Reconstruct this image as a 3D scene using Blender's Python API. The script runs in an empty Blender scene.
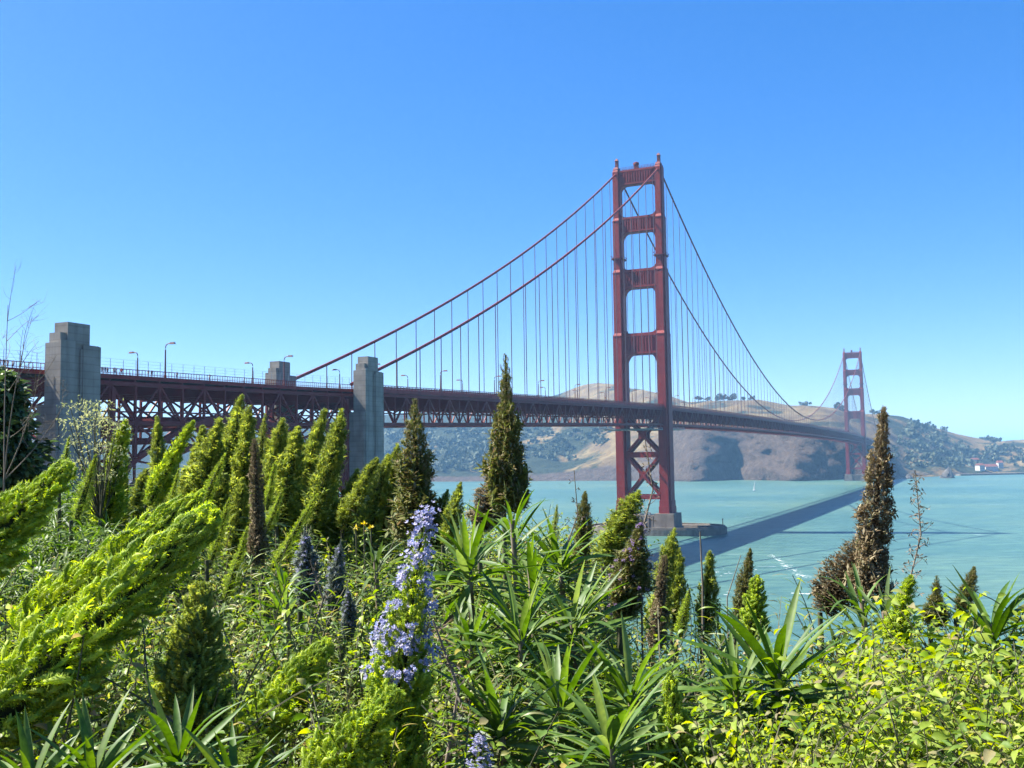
import bpy, math, random
import numpy as np
from mathutils import Vector, Matrix

R = math.radians
rnd = random.Random(7)
rng = np.random.default_rng(11)
scene = bpy.context.scene
COL = scene.collection

# ------------------------------------------------------------------ camera, sky, sun, exposure
F_PX, EYE, PITCH, ROLL = 1014.65, 45.29, R(4.278), R(0.831)
cam_d = bpy.data.cameras.new('camera')
cam_d.sensor_width = 36.0
cam_d.lens = 36.0 * F_PX / 1024.0
cam_d.clip_start = 0.05
cam_d.clip_end = 60000
cam = bpy.data.objects.new('camera', cam_d)
COL.objects.link(cam)
cam.location = (0, 0, EYE)
cam.rotation_euler = (Matrix.Rotation(math.pi / 2 + PITCH, 3, 'X') @ Matrix.Rotation(-ROLL, 3, 'Z')).to_euler()
scene.camera = cam

SUN_H = Vector((-0.9714, 0.2375))
SUN_EL = R(50.4)
world = bpy.data.worlds.new('World')
scene.world = world
world.use_nodes = True
wn = world.node_tree
wn.nodes.clear()
w_out = wn.nodes.new('ShaderNodeOutputWorld')
w_bg = wn.nodes.new('ShaderNodeBackground')
w_sky = wn.nodes.new('ShaderNodeTexSky')
w_sky.sky_type = 'NISHITA'
w_sky.sun_disc = False
w_sky.sun_elevation = SUN_EL
w_sky.sun_rotation = math.atan2(SUN_H.x, SUN_H.y)
w_sky.altitude = 50
w_sky.air_density = 0.75
w_sky.dust_density = 0.5
w_sky.ozone_density = 6.0
w_hsv = wn.nodes.new('ShaderNodeHueSaturation')
w_hsv.inputs['Saturation'].default_value = 1.5
w_hsv.inputs['Hue'].default_value = 0.51
w_bg.inputs['Strength'].default_value = 0.103
w_gam = wn.nodes.new('ShaderNodeGamma')
w_gam.inputs['Gamma'].default_value = 0.7
wn.links.new(w_sky.outputs[0], w_gam.inputs['Color'])
wn.links.new(w_gam.outputs[0], w_hsv.inputs['Color'])
wn.links.new(w_hsv.outputs[0], w_bg.inputs['Color'])
wn.links.new(w_bg.outputs[0], w_out.inputs['Surface'])

sun_d = bpy.data.lights.new('sun', 'SUN')
sun_d.energy = 5.0
sun_d.angle = R(0.53)
sun_d.color = (1.0, 0.95, 0.86)
sun = bpy.data.objects.new('sun', sun_d)
COL.objects.link(sun)
to_sun = Vector((SUN_H.x * math.cos(SUN_EL), SUN_H.y * math.cos(SUN_EL), math.sin(SUN_EL)))
sun.rotation_euler = (-to_sun).to_track_quat('-Z', 'Y').to_euler()
sun.location = (-60, 10, 120)

vs = scene.view_settings
vs.view_transform = 'Standard'
vs.look = 'None'
vs.gamma = 1.0
vs.use_curve_mapping = False
vs.exposure = 1.9
HAZE_DENSITY = 0.000092
HAZE_COLOR = (0.30, 0.62, 1.0)

scene.render.engine = 'CYCLES'
cy = scene.cycles
cy.max_bounces = 6
cy.diffuse_bounces = 3
cy.glossy_bounces = 2
cy.transmission_bounces = 4
cy.transparent_max_bounces = 6
cy.volume_bounces = 0
cy.sample_clamp_indirect = 6
cy.use_adaptive_sampling = True
cy.adaptive_threshold = 0.02
cy.use_denoising = True
try:
    cy.denoiser = 'OPENIMAGEDENOISE'
    cy.denoising_prefilter = 'FAST'
except Exception:
    pass

# ------------------------------------------------------------------ helpers
def pix(px, py, d):
    """World point seen at picture pixel (px, py), d metres ahead of the eye along the ground."""
    a, b, vz = (px - 512) / F_PX, -(py - 384) / F_PX, 1.0
    vx, vy = a * math.cos(ROLL) + b * math.sin(ROLL), b * math.cos(ROLL) - a * math.sin(ROLL)
    fy = math.cos(PITCH) * vz - math.sin(PITCH) * vy
    fz = math.sin(PITCH) * vz + math.cos(PITCH) * vy
    t = d / fy
    return Vector((vx * t, d, EYE + fz * t))

class MB:
    """Collects quads and triangles and links them as one mesh object."""
    def __init__(self):
        self.v, self.f, self.n, self.m = [], [], 0, []
    def add(self, V, F, mi=0):
        V = np.asarray(V, float).reshape(-1, 3)
        F = np.asarray(F, int)
        if F.size == 0:
            return
        self.v.append(V)
        self.f.append(F + self.n)
        self.m.append(np.full(len(F), mi))
        self.n += len(V)
    def inst(self, T, Ms, Ps, mi=0):
        """Template T=(V,F) stamped with matrices Ms (N,3,3) at Ps (N,3)."""
        V, F = T
        N = len(Ps)
        VV = np.einsum('nij,kj->nki', Ms, V) + np.asarray(Ps)[:, None, :]
        FF = F[None] + (np.arange(N) * len(V))[:, None, None]
        self.add(VV.reshape(-1, 3), FF.reshape(-1, F.shape[1]), mi)
    def box(self, lo, hi, X=None, mi=0):
        x0, y0, z0 = lo
        x1, y1, z1 = hi
        V = np.array([[x0, y0, z0], [x1, y0, z0], [x1, y1, z0], [x0, y1, z0], [x0, y0, z1], [x1, y0, z1], [x1, y1, z1], [x0, y1, z1]], float)
        F = [[0, 3, 2, 1], [4, 5, 6, 7], [0, 1, 5, 4], [1, 2, 6, 5], [2, 3, 7, 6], [3, 0, 4, 7]]
        self.add(V if X is None else X(V), F, mi)
    def bar(self, p, q, w, h=None, up=(0, 0, 1), X=None, mi=0):
        """Rectangular bar from p to q, w wide and h tall."""
        h = h or w
        p, q = np.asarray(p, float), np.asarray(q, float)
        d = q - p
        d = d / (np.linalg.norm(d) + 1e-12)
        up = np.asarray(up, float)
        s = np.cross(d, up)
        if np.linalg.norm(s) < 1e-4:
            s = np.cross(d, np.array([0.0, 1.0, 0.0]))
        s /= np.linalg.norm(s)
        t = np.cross(s, d)
        c = [(-1, -1), (1, -1), (1, 1), (-1, 1)]
        V = np.array([e + s * a * w / 2 + t * b * h / 2 for e in (p, q) for a, b in c])
        F = [[0, 1, 2, 3], [7, 6, 5, 4], [0, 4, 5, 1], [1, 5, 6, 2], [2, 6, 7, 3], [3, 7, 4, 0]]
        self.add(V if X is None else X(V), F, mi)
    def prism(self, poly, z0, z1, X=None, top=None, mi=0):
        """Vertical prism on a polygon (list of (x, y)); top is another polygon for a taper."""
        top = top or poly
        n = len(poly)
        V = np.array([(x, y, z0) for x, y in poly] + [(x, y, z1) for x, y in top], float)
        Q = [[i, (i + 1) % n, n + (i + 1) % n, n + i] for i in range(n)]
        c0, c1 = V[:n].mean(0), V[n:].mean(0)
        V = np.vstack([V, c0, c1])
        T = [[(i + 1) % n, i, 2 * n] for i in range(n)] + [[n + i, n + (i + 1) % n, 2 * n + 1] for i in range(n)]
        V2 = V if X is None else X(V)
        self.add(V2, Q, mi)
        self.add(V2, T, mi)
    def tube(self, pts, rad, sides=6, X=None, mi=0, cap=True):
        T = tube_t(pts, rad, sides, cap)
        for F in T[1]:
            self.add(T[0] if X is None else X(T[0]), F, mi)
    def build(self, name, mats, parent=None, loc=(0, 0, 0), smooth=False):
        me = bpy.data.meshes.new(name)
        if self.v:
            V = np.vstack(self.v) - np.asarray(loc, float)
            me.vertices.add(len(V))
            me.vertices.foreach_set('co', V.ravel())
            loops = np.concatenate([f.ravel() for f in self.f])
            sizes = np.concatenate([np.full(len(f), f.shape[1]) for f in self.f])
            starts = np.concatenate([[0], np.cumsum(sizes)[:-1]])
            me.loops.add(len(loops))
            me.loops.foreach_set('vertex_index', loops)
            me.polygons.add(len(sizes))
            me.polygons.foreach_set('loop_start', starts)
            if not isinstance(mats, (list, tuple)):
                mats = [mats]
            for m in mats:
                me.materials.append(m)
            if len(mats) > 1:
                me.polygons.foreach_set('material_index', np.concatenate(self.m))
            me.polygons.foreach_set('use_smooth', np.full(len(sizes), bool(smooth)))
            me.update(calc_edges=True)
        o = bpy.data.objects.new(name, me)
        o.location = loc
        COL.objects.link(o)
        if parent is not None:
            o.parent = parent
            o.location = Vector(loc) - parent.location if any(loc) else Vector((0, 0, 0))
        return o

def tube_t(pts, rad, sides=6, cap=True):
    P = np.asarray(pts, float)
    n = len(P)
    rad = np.broadcast_to(np.asarray(rad, float), (n,))
    D = np.gradient(P, axis=0)
    D /= np.linalg.norm(D, axis=1)[:, None] + 1e-12
    ref = np.array([0, 0, 1.0]) if abs(D[:, 2]).mean() < 0.85 else np.array([0, 1.0, 0])
    S = np.cross(D, ref)
    S /= np.linalg.norm(S, axis=1)[:, None] + 1e-12
    T = np.cross(S, D)
    a = np.arange(sides) * 2 * math.pi / sides
    V = P[:, None] + rad[:, None, None] * (np.cos(a)[None, :, None] * S[:, None] + np.sin(a)[None, :, None] * T[:, None])
    V = V.reshape(-1, 3)
    i = np.arange(n - 1)[:, None] * sides
    k = np.arange(sides)[None]
    k2 = (k + 1) % sides
    Q = np.stack([i + k, i + sides + k, i + sides + k2, i + k2], -1).reshape(-1, 4)
    Fs = [Q]
    if cap:
        V = np.vstack([V, P[0], P[-1]])
        c0, c1, l = n * sides, n * sides + 1, (n - 1) * sides
        kk = np.arange(sides)
        Fs.append(np.vstack([np.stack([kk, (kk + 1) % sides, np.full(sides, c0)], -1), np.stack([l + (kk + 1) % sides, l + kk, np.full(sides, c1)], -1)]))
    return V, Fs

def tag(o, label=None, cat=None, group=None, kind=None):
    for k, v in (('label', label), ('category', cat), ('group', group), ('kind', kind)):
        if v:
            o[k] = v
    return o

def thing(name, label, cat, loc, group=None):
    o = bpy.data.objects.new(name, None)
    o.empty_display_size = 0.2
    COL.objects.link(o)
    o.location = loc
    return tag(o, label, cat, group)

def share(src, name, parent, loc=(0, 0, 0), rot=(0, 0, 0), scale=(1, 1, 1), mat=None):
    """A linked copy of a mesh object as a part of parent."""
    o = src.copy()
    o.name = name
    for k in list(o.keys()):
        del o[k]
    COL.objects.link(o)
    o.parent = parent
    o.location, o.rotation_euler, o.scale = loc, rot, scale
    if mat is not None:
        o.material_slots[0].link = 'OBJECT'
        o.material_slots[0].material = mat
    return o

def vnoise(x, y, seed=0):
    xi, yi = np.floor(x).astype(np.int64), np.floor(y).astype(np.int64)
    fx, fy = x - xi, y - yi
    fx, fy = fx * fx * (3 - 2 * fx), fy * fy * (3 - 2 * fy)
    def h(a, b):
        n = (a * 374761393 + b * 668265263 + seed * 974634777) & 0x7fffffff
        n = ((n ^ (n >> 13)) * 1274126177) & 0x7fffffff
        return ((n ^ (n >> 16)) & 0xffff) / 65535.0
    return (h(xi, yi) * (1 - fx) + h(xi + 1, yi) * fx) * (1 - fy) + (h(xi, yi + 1) * (1 - fx) + h(xi + 1, yi + 1) * fx) * fy

def fbm(x, y, octs=4, seed=0):
    s, a, t = 0.0, 1.0, 0.0
    for o in range(octs):
        s = s + a * vnoise(x * 2 ** o, y * 2 ** o, seed + o)
        t += a
        a *= 0.5
    return s / t * 2 - 1

# ------------------------------------------------------------------ materials
def mat_new(name):
    m = bpy.data.materials.new(name)
    m.use_nodes = True
    nt = m.node_tree
    nt.nodes.clear()
    out = nt.nodes.new('ShaderNodeOutputMaterial')
    return m, nt, out

def N(nt, t, **kw):
    n = nt.nodes.new(t)
    for k, v in kw.items():
        if k in n.inputs:
            n.inputs[k].default_value = v
        else:
            setattr(n, k, v)
    return n

def c4(c):
    return (c[0], c[1], c[2], 1.0)

def ramp(nt, fac, stops):
    r = nt.nodes.new('ShaderNodeValToRGB')
    el = r.color_ramp.elements
    while len(el) < len(stops):
        el.new(0.5)
    for e, (p, c) in zip(el, stops):
        e.position = p
        e.color = c4(c)
    nt.links.new(fac, r.inputs[0])
    return r.outputs[0]

def mat_noisy(name, c1, c2, scale=1.0, rough=0.7, detail=6, bump=0.0, bump_scale=None, stretch=None, spec=0.3, streak=None, lines=None):
    """Two-tone noise paint/concrete with optional bump and vertical streaks."""
    m, nt, out = mat_new(name)
    p = N(nt, 'ShaderNodeBsdfPrincipled', Roughness=rough)
    p.inputs['Specular IOR Level'].default_value = spec
    tc = N(nt, 'ShaderNodeTexCoord')
    mp = N(nt, 'ShaderNodeMapping')
    mp.inputs['Scale'].default_value = stretch or (1, 1, 1)
    nt.links.new(tc.outputs['Object'], mp.inputs[0])
    nz = N(nt, 'ShaderNodeTexNoise', Scale=scale, Detail=detail)
    nt.links.new(mp.outputs[0], nz.inputs['Vector'])
    col = ramp(nt, nz.outputs['Fac'], [(0.35, c1), (0.65, c2)])
    if streak:
        mp2 = N(nt, 'ShaderNodeMapping')
        mp2.inputs['Scale'].default_value = streak[0]
        nt.links.new(tc.outputs['Object'], mp2.inputs[0])
        n2 = N(nt, 'ShaderNodeTexNoise', Scale=1.0, Detail=4.0)
        nt.links.new(mp2.outputs[0], n2.inputs['Vector'])
        f2 = ramp(nt, n2.outputs['Fac'], [(0.5, (0, 0, 0)), (0.7, (1, 1, 1))])
        mx = N(nt, 'ShaderNodeMix', data_type='RGBA')
        nt.links.new(f2, mx.inputs[0])
        nt.links.new(col, mx.inputs[6])
        mx.inputs[7].default_value = c4(streak[1])
        col = mx.outputs[2]
    if lines:
        sz = N(nt, 'ShaderNodeSeparateXYZ')
        nt.links.new(tc.outputs['Object'], sz.inputs[0])
        dv = N(nt, 'ShaderNodeMath', operation='MULTIPLY'); dv.inputs[1].default_value = 1.0 / lines
        nt.links.new(sz.outputs[2], dv.inputs[0])
        fr = N(nt, 'ShaderNodeMath', operation='FRACT')
        nt.links.new(dv.outputs[0], fr.inputs[0])
        ml = N(nt, 'ShaderNodeMix', data_type='RGBA', blend_type='MULTIPLY')
        ml.inputs[0].default_value = 1.0
        nt.links.new(col, ml.inputs[6])
        nt.links.new(ramp(nt, fr.outputs[0], [(0.0, (0.62, 0.6, 0.58)), (0.09, (1, 1, 1)), (0.85, (1.04, 1.03, 1.0)), (1.0, (0.92, 0.9, 0.9))]), ml.inputs[7])
        col = ml.outputs[2]
    nt.links.new(col, p.inputs['Base Color'])
    if bump:
        nb = N(nt, 'ShaderNodeTexNoise', Scale=bump_scale or scale * 6, Detail=5.0)
        nt.links.new(tc.outputs['Object'], nb.inputs['Vector'])
        b = N(nt, 'ShaderNodeBump', Strength=bump)
        nt.links.new(nb.outputs['Fac'], b.inputs['Height'])
        nt.links.new(b.outputs[0], p.inputs['Normal'])
    nt.links.new(p.outputs[0], out.inputs[0])
    return m

def mat_leaf(name, cols, transl=0.35, rough=0.5, tcol=None, spec=0.35):
    """Leaf: each leaf (mesh island) takes its own tone from cols; light passes through it."""
    m, nt, out = mat_new(name)
    g = N(nt, 'ShaderNodeNewGeometry')
    n = len(cols)
    col = ramp(nt, g.outputs['Random Per Island'], [((i + 0.5) / n, c) for i, c in enumerate(cols)])
    p = N(nt, 'ShaderNodeBsdfPrincipled', Roughness=rough)
    p.inputs['Specular IOR Level'].default_value = spec
    t = N(nt, 'ShaderNodeBsdfTranslucent')
    mx = N(nt, 'ShaderNodeMixShader', Fac=transl)
    tc = N(nt, 'ShaderNodeTexCoord')
    nz = N(nt, 'ShaderNodeTexNoise', Scale=34.0, Detail=4.0)
    nt.links.new(tc.outputs['Object'], nz.inputs['Vector'])
    mv = N(nt, 'ShaderNodeMix', data_type='RGBA', blend_type='MULTIPLY')
    mv.inputs[0].default_value = 1.0
    nt.links.new(col, mv.inputs[6])
    nt.links.new(ramp(nt, nz.outputs['Fac'], [(0.3, (0.66, 0.70, 0.62)), (0.55, (1.0, 1.0, 1.0)), (0.75, (1.22, 1.14, 1.0))]), mv.inputs[7])
    col = mv.outputs[2]
    nt.links.new(col, p.inputs['Base Color'])
    hs = N(nt, 'ShaderNodeHueSaturation', Hue=0.485, Saturation=1.2, Value=1.9)
    nt.links.new(col, hs.inputs['Color'])
    nt.links.new(hs.outputs[0], t.inputs['Color'])
    nt.links.new(p.outputs[0], mx.inputs[1])
    nt.links.new(t.outputs[0], mx.inputs[2])
    nt.links.new(mx.outputs[0], out.inputs[0])
    return m

M = {}
M['orange'] = mat_noisy('international_orange_paint', (0.1763, 0.01241, 0.009855), (0.2267, 0.01825, 0.01205), 0.15, 0.55, spec=0.3, streak=((0.4197, 0.365, 0.02737), (0.1343, 0.01095, 0.009855)))
M['orange_dark'] = mat_noisy('shaded_orange_steel', (0.1197, 0.01104, 0.00918), (0.1676, 0.01546, 0.01224), 0.2, 0.6)  # same orange paint darkened: shade on the deck steel is put into the colour
M['cable'] = mat_noisy('cable_paint', (0.1156, 0.01514, 0.01178), (0.1504, 0.01892, 0.0143), 0.3, 0.55)
M['rope'] = mat_noisy('suspender_rope_paint', (0.09636, 0.05621, 0.06388), (0.1124, 0.07227, 0.08213), 0.3, 0.6)
M['asphalt'] = mat_noisy('asphalt', (0.03285, 0.03285, 0.03431), (0.0438, 0.0438, 0.0438), 0.6, 0.9)
M['concrete'] = mat_noisy('pylon_concrete', (0.1948, 0.1793, 0.1535), (0.2698, 0.2512, 0.2193), 0.25, 0.85, bump=0.15, lines=1.5, streak=((0.5994, 0.6377, 0.0526), (0.1499, 0.1395, 0.1228)))
M['pier_concrete'] = mat_noisy('pier_concrete', (0.1212, 0.1021, 0.08294), (0.1723, 0.15, 0.1244), 0.2, 0.85, bump=0.1, streak=((0.3828, 0.3828, 0.0319), (0.1085, 0.08932, 0.07337)))
M['steel_grey'] = mat_noisy('galvanised_steel', (0.1825, 0.1971, 0.2044), (0.2409, 0.2555, 0.2628), 1.0, 0.5)
M['lamp_head'] = mat_noisy('lamp_head_paint', (0.10, 0.04, 0.035), (0.14, 0.05, 0.04), 1.0, 0.5)

# ------------------------------------------------------------------ sea, far hills, near hillside
TX, TY = 81.15, 627.2                      # the near tower
AX = np.array([math.sin(R(24.173)), math.cos(R(24.173))])
UE = np.array([AX[1], -AX[0]])            # toward the ocean-free (east) side of the bridge
def BX(V):
    """Bridge frame (along, across, up) -> world."""
    V = np.asarray(V, float)
    return np.column_stack([TX + V[:, 0] * AX[0] + V[:, 1] * UE[0], TY + V[:, 0] * AX[1] + V[:, 1] * UE[1], V[:, 2]])
def bw(s, u, z):
    return Vector(BX([(s, u, z)])[0])

# water
def make_water():
    m, nt, out = mat_new('strait_water')
    p = N(nt, 'ShaderNodeBsdfPrincipled', Roughness=0.36, IOR=1.33)
    p.inputs['Specular IOR Level'].default_value = 0.22
    tc = N(nt, 'ShaderNodeTexCoord')
    def noise(scale, sx, sy, detail=4.0, rot=0.4):
        mp = N(nt, 'ShaderNodeMapping')
        mp.inputs['Scale'].default_value = (sx, sy, 1)
        mp.inputs['Rotation'].default_value = (0, 0, rot)
        nt.links.new(tc.outputs['Object'], mp.inputs[0])
        n = N(nt, 'ShaderNodeTexNoise', Scale=scale, Detail=detail)
        nt.links.new(mp.outputs[0], n.inputs['Vector'])
        return n.outputs['Fac']
    big = noise(0.004, 1, 1, 5.0)
    col = ramp(nt, big, [(0.36, (0.04, 0.09568, 0.0836)), (0.5, (0.053, 0.1134, 0.09405)), (0.64, (0.074, 0.1321, 0.0969))])
    bands = noise(0.03, 0.5, 1.4, 9.0, 0.15)
    mxb = N(nt, 'ShaderNodeMix', data_type='RGBA', blend_type='MULTIPLY')
    mxb.inputs[0].default_value = 0.35
    nt.links.new(col, mxb.inputs[6])
    nt.links.new(ramp(nt, bands, [(0.3, (0.62, 0.70, 0.78)), (0.7, (1.25, 1.2, 1.12))]), mxb.inputs[7])
    col = mxb.outputs[2]
    chop = noise(0.16, 0.45, 1.2, 6.0, 0.1)
    mxc = N(nt, 'ShaderNodeMix', data_type='RGBA', blend_type='MULTIPLY')
    mxc.inputs[0].default_value = 1.0
    nt.links.new(col, mxc.inputs[6])
    nt.links.new(ramp(nt, chop, [(0.3, (0.66, 0.76, 0.84)), (0.5, (1.0, 1.0, 1.0)), (0.68, (1.32, 1.24, 1.16))]), mxc.inputs[7])
    col = mxc.outputs[2]
    foam = noise(0.11, 0.35, 1.0, 3.0, 0.1)
    mx = N(nt, 'ShaderNodeMix', data_type='RGBA')
    nt.links.new(ramp(nt, foam, [(0.70, (0, 0, 0)), (0.74, (0.6, 0.6, 0.6))]), mx.inputs[0])
    nt.links.new(col, mx.inputs[6])
    mx.inputs[7].default_value = (0.38, 0.42, 0.42, 1)
    nt.links.new(mx.outputs[2], p.inputs['Base Color'])
    a, b_ = noise(0.35, 0.5, 1.0, 6.0), noise(0.05, 0.5, 1.0, 4.0)
    ad = N(nt, 'ShaderNodeMath', operation='MULTIPLY_ADD')
    nt.links.new(b_, ad.inputs[0]); ad.inputs[1].default_value = 3.0
    nt.links.new(a, ad.inputs[2])
    bp = N(nt, 'ShaderNodeBump', Strength=0.4, Distance=0.6)
    nt.links.new(ad.outputs[0], bp.inputs['Height'])
    nt.links.new(bp.outputs[0], p.inputs['Normal'])
    nt.links.new(p.outputs[0], out.inputs[0])
    w = MB()
    w.add([(-16000, -3000, 0), (16000, -3000, 0), (16000, 18000, 0), (-16000, 18000, 0)], [[0, 1, 2, 3]])
    return tag(w.build('water', m), kind='structure')
make_water()

# headland on the far side of the strait
def make_hills():
    px = np.arange(-900, 2000, 5.0)
    K = lambda xs, ys: np.interp(px, xs, ys)
    hz = np.array([pix(q, 470, 1.0) for q in px])          # bearing of each column
    ang = hz[:, 0]
    lift = lambda y, d: np.array([EYE + (pix(q, yy, 1.0).z - EYE) * dd for q, yy, dd in zip(px, y, d)])
    shore = K([-900, -200, 385, 450, 560, 640, 750, 850, 880, 905, 960, 1024, 1200, 2000], [2700, 2500, 2300, 2220, 2130, 2040, 1907, 1850, 1880, 1950, 2100, 2180, 2400, 3100])
    ridge_y = K([-900, -200, 0, 200, 385, 470, 530, 560, 575, 588, 600, 614, 629, 645, 669, 690, 722, 764, 794, 812, 838, 850, 874, 904, 915, 928, 940, 951, 972, 985, 999, 1011, 1024, 1100, 1250, 2000],
                [446, 440, 436, 428, 415, 408, 402, 394.5, 388, 384.5, 383, 383.5, 388, 390, 395, 402, 401, 401, 407, 406, 409, 414, 414, 416, 420, 425, 429, 432, 437.5, 440, 441.5, 440, 439.5, 436, 442, 446])
    ridge_d = K([-900, 300, 560, 690, 850, 960, 1024, 2000], [4000, 3600, 3100, 2600, 2500, 2800, 3100, 4200])
    cl_y = K([-900, 300, 480, 560, 640, 690, 720, 780, 830, 850, 870, 890, 905, 940, 2000], [470, 470, 468, 456, 448, 430, 428, 431, 428, 430, 445, 456, 466, 469, 470])
    cl_run = K([-900, 480, 560, 690, 720, 850, 880, 905, 2000], [160, 160, 170, 110, 100, 90, 60, 60, 90])
    rows = 74
    zr = lift(ridge_y, ridge_d)
    cd = shore + cl_run
    zc = np.maximum(lift(cl_y, cd), 4)
    V = np.zeros((rows, len(px), 3))
    for r in range(rows):
        if r == 0:
            d, z = shore - 30, np.full_like(px, -4.0)
        elif r <= 22:
            t = (r - 1) / 21.0
            d, z = shore + cl_run * t ** 1.15, -1.0 + (zc + 1) * (t ** 0.85)
        elif r <= 60:
            t = (r - 22) / 38.0
            d, z = cd + (ridge_d - cd) * t, zc + (zr - zc) * (0.55 * t + 0.45 * t * t * (3 - 2 * t))
        else:
            t = (r - 60) / 13.0
            d, z = ridge_d + 900 * t, zr * (1 - t ** 1.6) - 4 * t
        x = ang * d
        if r == 0:
            pass
        else:
            env = 0.0
            if r <= 60:
                tt = min(1.0, r / 14.0)
                env = tt * (1 - max(0, (r - 46) / 14.0) * 0.85)
            g = fbm(x / 260 + 9, d / 260, 4, 3)
            g2 = 1 - np.abs(fbm(x / 150, d / 330, 4, 8)) * 2
            g3 = fbm(x / 34, d / 45, 3, 21)
            blf = np.exp(-((px - 775) / 100.0) ** 4) if r <= 26 else 0.0
            dg = 1 - np.abs(fbm((x + 0.9 * z) / 70, (z - 0.3 * x) / 110.0, 4, 31)) * 2
            env = env * (1 - 0.8 * blf)
            z = z + blf * min(1.0, r / 6.0) * (dg - 0.5) * 9
            z = z + env * (g * 17 + (g2 - 0.45) * 17 + g3 * 4.5)
            z = np.where(r <= 60, np.maximum(z, 0.6 if r > 1 else -1.0), z)
            if r < 30:
                off = np.interp(px, [600, 655, 690, 704, 736, 770, 796, 808, 850, 880], [0, -18, -75, -62, 62, 8, -58, -44, 48, 0])
                d = d + off * (1.0 if r < 8 else max(0.0, 1 - (r - 8) / 22.0))
            if 1 < r < 26:
                rock = np.exp(-((px - 780) / 120.0) ** 4) + 0.35
                rid = 1 - np.abs(fbm(x / 55 + 0.4 * z / 30, z / 60.0, 4, 5)) * 2
                d = d + rock * ((rid - 0.5) * 26 * math.sin(math.pi * min(1, r / 24.0)) + fbm(x / 14, z / 12, 4, 6) * 9)
        V[r] = np.column_stack([ang * d, d, z])
    n = len(px)
    i = np.arange(rows - 1)[:, None] * n
    k = np.arange(n - 1)[None]
    Fq = np.stack([i + k, i + k + 1, i + n + k + 1, i + n + k], -1).reshape(-1, 4)
    m, nt, out = mat_new('headland_grass_and_rock')
    p = N(nt, 'ShaderNodeBsdfPrincipled', Roughness=0.95)
    p.inputs['Specular IOR Level'].default_value = 0.1
    tc = N(nt, 'ShaderNodeTexCoord')
    def noise(scale, detail=6.0, st=(1, 1, 1), rough=0.55):
        mp = N(nt, 'ShaderNodeMapping')
        mp.inputs['Scale'].default_value = st
        nt.links.new(tc.outputs['Object'], mp.inputs[0])
        q = N(nt, 'ShaderNodeTexNoise', Scale=scale, Detail=detail, Roughness=rough)
        nt.links.new(mp.outputs[0], q.inputs['Vector'])
        return q.outputs['Fac']
    def mix(f, a, b):
        x = N(nt, 'ShaderNodeMix', data_type='RGBA')
        nt.links.new(f, x.inputs[0]); nt.links.new(a, x.inputs[6]); nt.links.new(b, x.inputs[7])
        return x.outputs[2]
    def math_(op, a, b):
        x = N(nt, 'ShaderNodeMath', operation=op, use_clamp=False)
        for q, v in zip(x.inputs, (a, b)):
            if isinstance(v, (int, float)):
                q.default_value = v
            else:
                nt.links.new(v, q)
        return x.outputs[0]
    grass = ramp(nt, noise(0.02), [(0.3, (0.08668, 0.05814, 0.02895)), (0.5, (0.1416, 0.09911, 0.04405)), (0.68, (0.1964, 0.1487, 0.06922))])
    scrub = ramp(nt, noise(0.09), [(0.35, (0.01154, 0.01875, 0.0101)), (0.7, (0.03246, 0.03966, 0.01875))])
    rock = ramp(nt, noise(0.075, 12.0, (1, 1, 0.5), 0.92), [(0.34, (0.01723, 0.01388, 0.01236)), (0.47, (0.05455, 0.03929, 0.03059)), (0.58, (0.09187, 0.06819, 0.05176)), (0.70, (0.1321, 0.1039, 0.07941))])
    sep = N(nt, 'ShaderNodeSeparateXYZ')
    nt.links.new(tc.outputs['Object'], sep.inputs[0])
    # woods thicken toward the west cove and on the slope by the fort; the middle bluff is dry
    left = N(nt, 'ShaderNodeMapRange')
    for q, v in zip(left.inputs[1:5], (0.0, 260.0, 0.22, 0.0)):
        q.default_value = v
    nt.links.new(sep.outputs[0], left.inputs[0])
    rightm = N(nt, 'ShaderNodeMapRange')
    for q, v in zip(rightm.inputs[1:5], (760.0, 1000.0, 0.0, 0.08)):
        q.default_value = v
    nt.links.new(sep.outputs[0], rightm.inputs[0])
    sm = math_('ADD', math_('ADD', noise(0.0075, 7.0, (1, 1, 1), 0.62), left.outputs[0]), rightm.outputs[0])
    c = mix(ramp(nt, sm, [(0.53, (0, 0, 0)), (0.60, (1, 1, 1))]), grass, scrub)
    g = N(nt, 'ShaderNodeNewGeometry')
    sn = N(nt, 'ShaderNodeSeparateXYZ')
    nt.links.new(g.outputs['Normal'], sn.inputs[0])
    ra = N(nt, 'ShaderNodeAttribute', attribute_name='rockiness')
    st = math_('SUBTRACT', math_('ADD', sn.outputs[2], math_('MULTIPLY', noise(0.03), 0.3)), math_('MULTIPLY', ra.outputs['Fac'], 0.6))
    c = mix(ramp(nt, st, [(0.86, (1, 1, 1)), (1.02, (0, 0, 0))]), c, rock)
    nt.links.new(c, p.inputs['Base Color'])
    bp = N(nt, 'ShaderNodeBump', Strength=1.0, Distance=9.0)
    nt.links.new(noise(0.07, 10.0, (1, 1, 1), 0.72), bp.inputs['Height'])
    nt.links.new(bp.outputs[0], p.inputs['Normal'])
    nt.links.new(p.outputs[0], out.inputs[0])
    mb = MB()
    mb.add(V.reshape(-1, 3), Fq)
    o = mb.build('hills', m, smooth=True)
    rk = np.exp(-((px - 775) / 98.0) ** 6)[None] * np.clip((27 - np.arange(rows)) / 5.0, 0, 1)[:, None] + 0.55 * np.clip((9 - np.arange(rows)) / 5.0, 0, 1)[:, None]
    at = o.data.attributes.new('rockiness', 'FLOAT', 'POINT')
    at.data.foreach_set('value', rk.ravel())
    tag(o, kind='structure')
    return V, px
HILL_V, HILL_PX = make_hills()
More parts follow.
